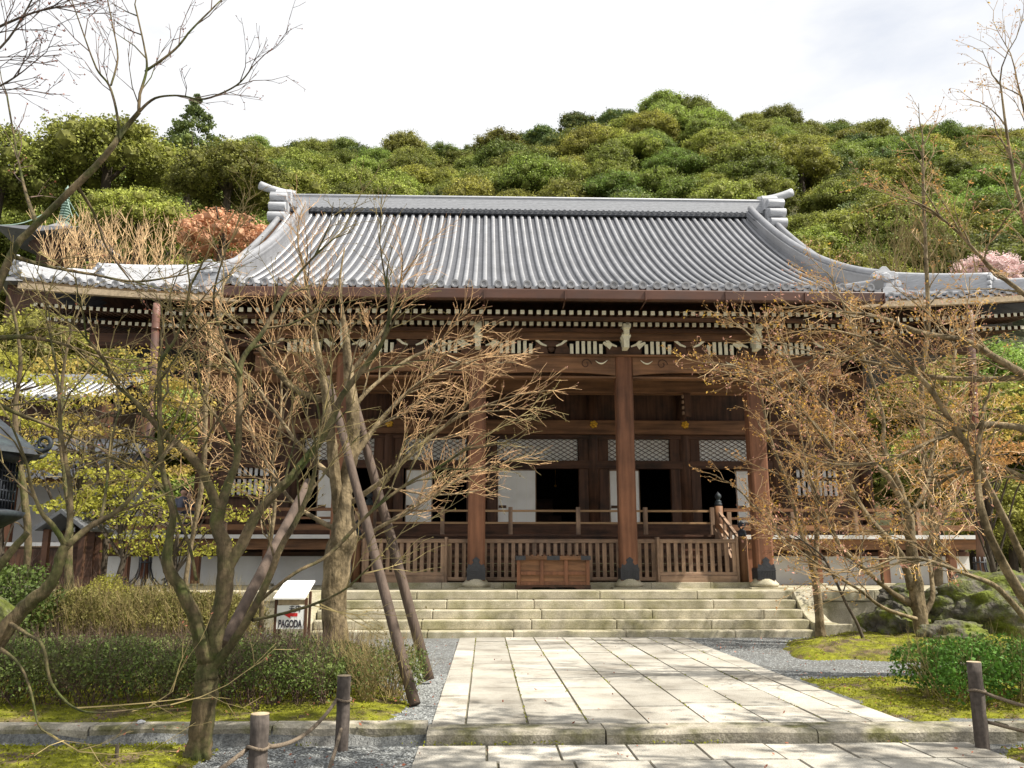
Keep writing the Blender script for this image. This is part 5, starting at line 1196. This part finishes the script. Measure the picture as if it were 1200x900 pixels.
# two visitors on the corridor floor, seen between the branches
def person(label, px, height, Y, z0, jacket, seed, face):
    """one skinned body with head, arms and hands; jacket, hair as its children"""
    random.seed(seed); c = onY(px, 600, Y); x = c.x; h = height; t = thing('person', label, 'person', (x, Y, z0)); V = []; E = []; R_ = []
    def add(p, r, par=None): V.append((p[0]*h, p[1]*h, p[2]*h)); R_.append(r*h); (E.append((par, len(V)-1)) if par is not None else None); return len(V)-1
    pel = add((0, 0, .52), .075); ch = add((0, 0, .64), .07, pel); sh = add((0, 0, .78), .08, ch); nk = add((0, -.005, .85), .032, sh); hd = add((0, -.012, .885), .05, nk); hd2 = add((0, -.012, .935), .058, hd); add((0, -.005, .975), .045, hd2)
    add((0, -.075, .925), .008, hd2)
    for s in (-1, 1):
        hp = add((s*.05, 0, .49), .058, pel); kn = add((s*.055, -.01, .28), .037, hp); an = add((s*.055, .01, .05), .025, kn); add((s*.06, -.09, .018), .02, an)
        so_ = add((s*.11, 0, .80), .042, sh); el = add((s*.135, .01, .63), .03, so_); wr = add((s*.12, -.06, .50), .018, el); pm = add((s*.118, -.075, .465), .019, wr)
        for k in range(4): add((s*(.118+.009*(k-1.5)), -.09, .425+.006*abs(k-1)), .0055, pm)
        add((s*.1, -.095, .45), .006, pm); add((s*.062, -.01, .93), .012, hd2)
    me = bpy.data.meshes.new('body'); me.from_pydata(V, E, []); o = bpy.data.objects.new('body', me); COL.objects.link(o); o.parent = t; o.rotation_euler[2] = face
    o.modifiers.new('skin', 'SKIN'); me.materials.append(M['skin'])
    sv = me.skin_vertices[0].data
    for i, r in enumerate(R_): sv[i].radius = (r, r)
    sv[0].use_root = True; o.modifiers.new('sub', 'SUBSURF').render_levels = 2
    b = MB(); L_ = Matrix.Rotation(face, 3, 'Z')
    def loc(p): q = L_ @ Vector((p[0]*h, p[1]*h, p[2]*h)); return (x+q.x, Y+q.y, z0+q.z)
    b.tube([loc((0, 0, .44)), loc((0, 0, .55)), loc((0, 0, .66)), loc((0, 0, .78)), loc((0, 0, .83)), loc((0, 0, .845))], [.105*h, .10*h, .105*h, .115*h, .07*h, .04*h], 14)
    for s in (-1, 1): b.tube([loc((s*.1, 0, .81)), loc((s*.137, .01, .63)), loc((s*.122, -.055, .51))], [.05*h, .043*h, .03*h], 10); b.tube([loc((s*.05, 0, .5)), loc((s*.055, -.01, .28)), loc((s*.055, .01, .04))], [.072*h, .05*h, .038*h], 10)
    b.build('jacket', jacket, t); b = MB(); cc = loc((0, .016, .955)); b.lathe([(.055*h, -.055*h), (.074*h, -.02*h), (.072*h, .02*h), (.052*h, .052*h), (.01*h, .068*h)], cc, 14); b.build('hair', M['hair'], t)
    b = MB()
    for s in (-1, 1): p = loc((s*.022, -.066, .94)); b.lathe([(.004, -.006), (.009, 0), (.004, .006)], p, 8)
    p = loc((0, -.067, .905)); b.bar((p[0]-.02, p[1], p[2]), (p[0]+.02, p[1], p[2]), .008, .008); b.build('face_detail', M['hair'], t)
person('taller visitor in a grey jacket standing on the corridor at far left', 214, 1.68, 27.2, 2.2, M['cloth_grey'], 3, .2)
person('shorter visitor in a dark jacket beside the one in grey', 221.5, 1.55, 26.9, 2.2, M['cloth_dark'], 4, -.3)

# ================================================================ BACKGROUND FOLIAGE
import bmesh as _bm
def crown_proto(nm, nl, R, Hh, per, size, m, seed, cone=False, core=True):
    """lobed crown: many rounded leaf clumps round a dome, each clump a shell of small leaves over an added ball that blocks light"""
    random.seed(seed); C = []; B = []; cores = []
    for i in range(nl):
        for _ in range(30):
            a = rnd(0, 6.283); 
            if cone: z = rnd(.05, 1)**1.1; rr = (1-z)**.8*rnd(.55, 1.); p = Vector((math.cos(a)*rr*R, math.sin(a)*rr*R, z*Hh)); lr = R*.24*(1.25-z)
            else:
                z = rnd(-.25, 1); lob = 1+.28*noise.noise(Vector((math.cos(a)*1.3, math.sin(a)*1.3, seed*1.7+z*.8))); rr = (1-max(0, z)**2)**.62*rnd(.5, 1)*lob; p = Vector((math.cos(a)*rr*R*.9, math.sin(a)*rr*R*.9, z*Hh*.8*(.85+.3*noise.noise(Vector((math.cos(a)*rr*1.6, math.sin(a)*rr*1.6, seed*.9)))))); lr = R*rnd(.15, .30)
            if all((p-q).length > (lr+r)*.48 for q, r in cores): break
        cores.append((p, lr))
        for k in range(per):
            d = Vector((random.gauss(0, 1), random.gauss(0, 1), random.gauss(0, 1)+.25)).normalized(); q = p + Vector((d.x, d.y, d.z*.72))*lr*(.66+.44*random.random()+(.45*random.random() if random.random() < .14 else 0))*(1+.35*noise.noise(d*2.2+p))
            C.append(tuple(q)); B.append(tuple(d*.9))
    me = leaves(nm, C, size, M[m], None, bias=np.array(B), aspect=.6, link=False)
    bm = _bm.new()
    for p, lr in cores:
        s = _bm.ops.create_icosphere(bm, subdivisions=1, radius=lr*.50, matrix=Matrix.Translation(p))  # ball added inside each clump to stop light passing through
    mc = bpy.data.meshes.new('mass'); bm.to_mesh(mc); bm.free(); mc.materials.append(M['leaf_core']); return me, mc
def join_mesh(nm, me, mc):
    a = bpy.data.objects.new('a', me); bm = _bm.new(); bm.from_mesh(me); n0 = len(bm.faces); bm.from_mesh(mc); bm.faces.ensure_lookup_table()
    for f in bm.faces[n0:]: f.material_index = 1
    o = bpy.data.meshes.new(nm); bm.to_mesh(o); bm.free(); o.materials.append(me.materials[0]); o.materials.append(mc.materials[0]); bpy.data.objects.remove(a); return o
BROAD = [join_mesh('crown', *crown_proto('crown', 84+6*k, 4.4, 3.8+.35*k, 210, .105, 'leaf_hill', 100+k)) for k in range(6)]
DARK = [join_mesh('crown', *crown_proto('crown', 80, 3.6, 4.6+.5*k, 130, .13, 'leaf_dark', 140+k)) for k in range(2)]
CONE = [join_mesh('crown', *crown_proto('crown', 60, 3.2, 7.5, 60, .13, 'leaf_mid', 120+k, True)) for k in range(2)]
RUST = join_mesh('crown', *crown_proto('crown', 60, 3.6, 3.4, 60, .10, 'leaf_rust', 130))
PINK = join_mesh('crown', *crown_proto('crown', 60, 3.4, 3.0, 90, .085, 'leaf_pink', 131)); PINK.materials[1] = M['leaf_pink']; RUST.materials[1] = M['leaf_rust']
b = MB(); b.sm = True; b.tube([(0, 0, -2.5), (.1, 0, 0), (0, .1, 2.5), (.1, 0, 5)], [.42, .34, .28, .15], 8)
for a in range(5): an = a*1.257; b.tube([(0, 0, 2+a*.3), (math.cos(an)*1.2, math.sin(an)*1.2, 4+a*.2), (math.cos(an)*2.4, math.sin(an)*2.4, 5.4)], [.16, .11, .05], 6)
_o = b.build('trunk', M['bark_dark']); TRUNK = _o.data; bpy.data.objects.remove(_o)
def leafy_tree(name, label, cat, group, x, y, z, crown, sc, rot, zs=1., trunk_h=3.2):
    t = thing(name, label, cat, (x, y, z), group); t.scale = (sc, sc, sc*zs); t.rotation_euler = (0, 0, rot)
    o = bpy.data.objects.new('trunk', TRUNK); COL.objects.link(o); o.parent = t
    o = bpy.data.objects.new('crown', crown); COL.objects.link(o); o.parent = t; o.location = (0, 0, trunk_h); return t
random.seed(77); cnt = 0; occ = []
def inview(x, y, ztop, zmid):
    px, py = proj((x, y, ztop)); 
    if px < -40 or px > 1240: return False
    lim = 232 if 330 < px < 915 else 305
    return py < lim
y = 72.
while y < 186:
    sp = 6.7 + (y-66)*.012; x = -75.
    while x < 140:
        X = x+rnd(-.38, .38)*sp; Yy = y+rnd(-.38, .38)*sp; z = hill(X, Yy); sc = rnd(.95, 1.5)
        px, py = proj((X, Yy, z+5*sc))
        big = px < 330 and Yy < 120
        if big: sc *= rnd(1.15, 1.5)
        if inview(X, Yy, z+(3.2+4)*sc, z) and cnt < 296 and abs(X-onY(72, 285, 76).x) + abs(Yy-76)*.5 > 7:
            if (random.random() < .09 or (560 < px < 765 and Yy > 158 and random.random() < .7)) and not big: leafy_tree('pine_tree', 'dark green pine among the lighter evergreens on the hill', 'tree', 'dark pines on the wooded hill', X, Yy, z, random.choice(DARK), rnd(.95, 1.3), rnd(0, 6), rnd(.8, 1.0), 2.6)
            else: leafy_tree('evergreen_tree', 'rounded olive green evergreen tree on the wooded hill behind the hall', 'tree', 'evergreens covering the hill', X, Yy, z, random.choice(BROAD), sc, rnd(0, 6.28), rnd(.75, 1.05))
            cnt += 1
        x += sp
    y += sp*.86
print('HILL TREES', cnt)
def at_tree(name, label, px, py_mid, Y, crown, sc, zs=1., th=3.2, mid=2., group=None):
    p = onY(px, py_mid, Y); leafy_tree(name, label, 'tree', group, p.x, Y, p.z-(th+mid)*sc*zs, crown, sc, rnd(0, 6), zs, th)
at_tree('conifer_tree', 'tall loose conifer standing out against the sky above the left trees', 228, 150, 95, CONE[0], 1.5, .95, 2.5, 4.5)
at_tree('broadleaf_tree', 'big domed evergreen left of the tall loose conifer', 130, 165, 88, BROAD[1], 1.75, .9)
at_tree('broadleaf_tree', 'wide evergreen crown at the left edge above the pagoda', 5, 185, 84, BROAD[3], 1.5, .95)
at_tree('broadleaf_tree', 'bushy evergreen right of the tall loose conifer', 270, 195, 84, BROAD[4], 1.3, .9)
at_tree('rust_tree', 'rust orange leaved tree behind the left end of the roof ridge', 262, 268, 66, RUST, 1.15, .8, 3.2, 1.4)
at_tree('cherry_tree', 'pale pink blossoming cherry tree behind the right roof corner', 1150, 312, 64, PINK, 1.0, .7, 3.2, 1.2)
at_tree('broadleaf_tree', 'olive tree beside the rust orange tree', 165, 240, 70, BROAD[2], 1.0, .9)
# greenery beside the hall
for i, (px, py, Y, cr_, sc, lab) in enumerate([
 (-20, 420, 46, BROAD[0], 1.0, 'broad evergreen behind the bronze lantern at far left'), (70, 395, 48, BROAD[2], .9, 'olive tree under the left roof corner'),
 (1205, 470, 44, BROAD[1], 1.1, 'dark evergreen beyond the right end of the veranda'), (1130, 520, 47, BROAD[5], .9, 'low evergreen seen past the right downpipe'), (1260, 600, 40, BROAD[3], .8, 'round evergreen low at the right edge'), (1180, 590, 38, BROAD[4], .6, 'small evergreen beside the end of the right veranda')]):
    at_tree('broadleaf_tree', lab, px, py, Y, cr_, sc)
for px, py, Y, k_, sc in ((200, 470, 52, 0, .95), (235, 515, 54, 3, .9), (178, 415, 54, 2, 1.), (222, 415, 56, 4, .9), (150, 470, 50, 5, .85), (215, 575, 50, 1, .75)):
    at_tree('broadleaf_tree', 'leafy tree in the gap between the left downpipe and the hall wall', px, py, Y, BROAD[k_], sc, group='trees left of the hall wall')
for px, py, Y, k_, sc in ((1062, 450, 54, 1, .95), (1110, 435, 56, 4, 1.), (1165, 425, 55, 2, 1.), (1045, 525, 54, 0, .85), (1092, 545, 52, 3, .85), (1150, 480, 52, 5, .9)):
    at_tree('broadleaf_tree', 'leafy tree in the gap right of the hall wall beyond the veranda', px, py, Y, BROAD[k_], sc, group='trees right of the hall wall')
# yellow leaved trees on the left, sprays of flat leaf layers
def spray_tree(name, label, px, py, Y, w, h, nlay, per, size, m, seed, twig='twig', flat=.05):
    random.seed(seed); c = onY(px, py, Y); g = 0.; t = thing(name, label, 'tree', (c.x, Y, g)); T = MB(); L_ = []; T.sm = True
    trunk = [(c.x+rnd(-.1, .1), Y, g+(c.z-g+h*.3)*q/6) for q in range(7)]; T.tube(trunk, [.09-.01*q for q in range(7)], 7)
    for k in range(nlay):
        q = Vector((c.x+rnd(-1, 1)*w, Y+rnd(-1, 1)*w*.5, c.z+rnd(-1, 1)*h)); st = Vector(trunk[random.randint(2, 6)]); mid = st.lerp(q, .5)+Vector((0, 0, .3)); T.tube([st, mid, q], [.03, .018, .006], 4)
        rx = rnd(.35, .9); ry = rnd(.3, .7); tilt = rnd(-.15, .15)
        for _ in range(per):
            a = rnd(0, 6.283); r = math.sqrt(random.random()); dx = math.cos(a)*r*rx; lp = (q.x+dx, q.y+math.sin(a)*r*ry, q.z+dx*tilt+random.gauss(0, flat)); lx_, ly_ = proj(lp)
            if 204 < lx_ < 233 and 562 < ly_ < 603: continue        # the gap through which the visitors are seen
            L_.append(lp)
    T.build('trunk', M['bark_dark'], t); bias = np.zeros((len(L_), 3)); bias[:, 2] = .5; leaves('foliage', L_, size, M[m], t, bias=bias)
spray_tree('maple_tree', 'small maple in bright yellow leaf layers in front of the left downpipe', 205, 612, 19.3, 1.55, .75, 28, 95, .042, 'leaf_yellow', 5)
spray_tree('maple_tree', 'golden leaved tree in front of the corridor roof on the left', 105, 510, 19.8, 2.2, 1.1, 40, 85, .042, 'leaf_gold', 6)
spray_tree('maple_tree', 'yellow green tree behind the bronze lantern', 20, 480, 18.6, 1.5, 1.3, 26, 120, .045, 'leaf_yellow', 7)
spray_tree('maple_tree', 'pale gold maple rising just left of the downpipe under the eaves', 140, 455, 20.4, 1.7, 1.0, 30, 85, .042, 'leaf_gold', 12)
spray_tree('maple_tree', 'low yellow leaved tree left of the corridor posts', 150, 575, 19.0, 1.2, .45, 16, 110, .05, 'leaf_yellow', 8)
spray_tree('maple_tree', 'golden leaved tree past the right end of the veranda', 1135, 490, 27.0, 2.2, .9, 24, 110, .06, 'leaf_gold', 9)
spray_tree('maple_tree', 'orange leaved young tree over the large craggy boulder', 1150, 545, 19.5, 1.5, .6, 20, 110, .045, 'bud_orange', 10)
# tan bare thickets between the roof corner and the hill
def thicket(name, label, px, py, Y, w, h, n, m, seed):
    random.seed(seed); c = onY(px, py, Y); t = thing(name, label, 'shrub', (c.x, Y, hill(c.x, Y))); b = MB()
    for _ in range(n):
        p = Vector((c.x+rnd(-1, 1)*w, Y+rnd(-1, 1)*2, c.z-h-1)); d = Vector((rnd(-.5, .5), rnd(-.3, .3), 1)).normalized(); pts = [p]
        for i in range(5): d = (d+Vector((rnd(-.2, .2), rnd(-.2, .2), .05))).normalized(); pts.append(pts[-1]+d*(2*h+1)*rnd(.17, .25))
        b.tube(pts, [.05-.008*i for i in range(6)], 3, False)
        for i in range(2, 6):
            for _k in range(3): dd = (d+Vector((rnd(-1, 1), rnd(-1, 1), rnd(0, .9)))).normalized(); b.tube([pts[i], pts[i]+dd*.5, pts[i]+dd*rnd(.8, 1.3)], [.022, .016, .01], 3, False)
    b.build('branch', M[m], t)
thicket('bare_thicket', 'tan bare thicket above the left roof corner', 135, 300, 62, 4.6, 1.8, 70, 'twig_tan', 3)
thicket('bare_thicket', 'brown bare thicket behind the cherry blossom', 1075, 290, 62, 3.5, 1.8, 50, 'twig', 4)

# ---- canopy just above and beside the picture: its broken shade falls over the left garden and the front of the path
def canopy(name, label, base, limbs, cl, m, seed):
    random.seed(seed); t = thing(name, label, 'tree', base); T = MB(); T.sm = True
    for pts in limbs: T.tube(smooth([tuple(q[:3]) for q in pts], 4), [q[3] for q in smooth(pts, 4)], 8)
    T.build('trunk', M['bark_dark'], t); C = []
    for (c, rr, n) in cl:
        for _ in range(n):
            d = Vector((random.gauss(0, 1), random.gauss(0, 1), random.gauss(0, .55))); q = Vector(c)+d*rr*.5
            if noise.noise(q*.9+Vector((seed, 0, 0))) < -.02: continue
            v = q-_C; z = v.dot(_F)
            if z > 0 and abs(v.dot(_R)/z) < .66 and abs(v.dot(_U)/z) < .51: continue
            C.append(tuple(q))
    leaves('crown', C, .085, M[m], t)
bx, by = 4.5, -1.5
canopy('evergreen_tree', 'tall evergreen standing beyond the right edge, its shade dappling the left hedge and moss', (bx, by, -.12),
  [[(bx, by, -.3, .34), (bx-.1, by+.4, 3, .28), (bx-.3, by+1, 6, .22), (bx-.8, by+2, 8.2, .16), (bx-2, by+4, 9.6, .09), (bx-3, by+6.5, 10.2, .04)], [(bx-.3, by+1, 6, .14), (bx+.6, by+3, 8.2, .1), (bx+.4, by+6, 9.8, .05)], [(bx-.8, by+2, 8.2, .1), (bx-3, by+3.5, 9.2, .06), (bx-5.5, by+5.5, 9.6, .03)]],
  [((-2.3, 5.6, 9.2), 1.30, 525), ((-2.0, 7.2, 10.0), 1.30, 1500), ((-1.4, 5.9, 9.1), 1.30, 525), ((-1.3, 7.5, 10.3), 1.30, 1500), ((0.3, 5.6, 9.4), 1.30, 525), ((-0.3, 7.2, 10.6), 1.30, 1500), ((1.1, 5.8, 9.4), 1.30, 525), ((0.7, 7.3, 10.4), 1.30, 1500), ((1.9, 5.2, 9.6), 1.30, 525), ((2.1, 7.3, 10.6), 1.30, 1500), ((3.3, 5.9, 9.2), 1.30, 525), ((3.4, 7.1, 10.6), 1.30, 1500), ((4.5, 5.3, 9.0), 1.30, 385), ((4.0, 7.5, 10.2), 1.30, 1100), ((5.4, 5.4, 9.3), 1.30, 1100), ((5.2, 7.0, 10.4), 1.30, 1100), ((6.4, 5.7, 9.2), 1.05, 620), ((6.7, 7.0, 10.3), 1.05, 620), ((7.5, 5.0, 9.4), 1.05, 620), ((7.8, 7.0, 10.0), 1.05, 620), ((8.6, 5.0, 9.4), 1.05, 620), ((8.5, 6.4, 9.6), 1.05, 620), ((9.8, 5.8, 8.8), 1.05, 620), ((9.8, 6.5, 9.6), 1.05, 620), ((10.3, 5.6, 9.4), 1.05, 620), ((10.0, 6.7, 9.5), 1.05, 620), ((11.8, 5.1, 9.4), 1.05, 620), ((12.0, 6.6, 10.3), 1.05, 620)], 'leaf_hill', 91)
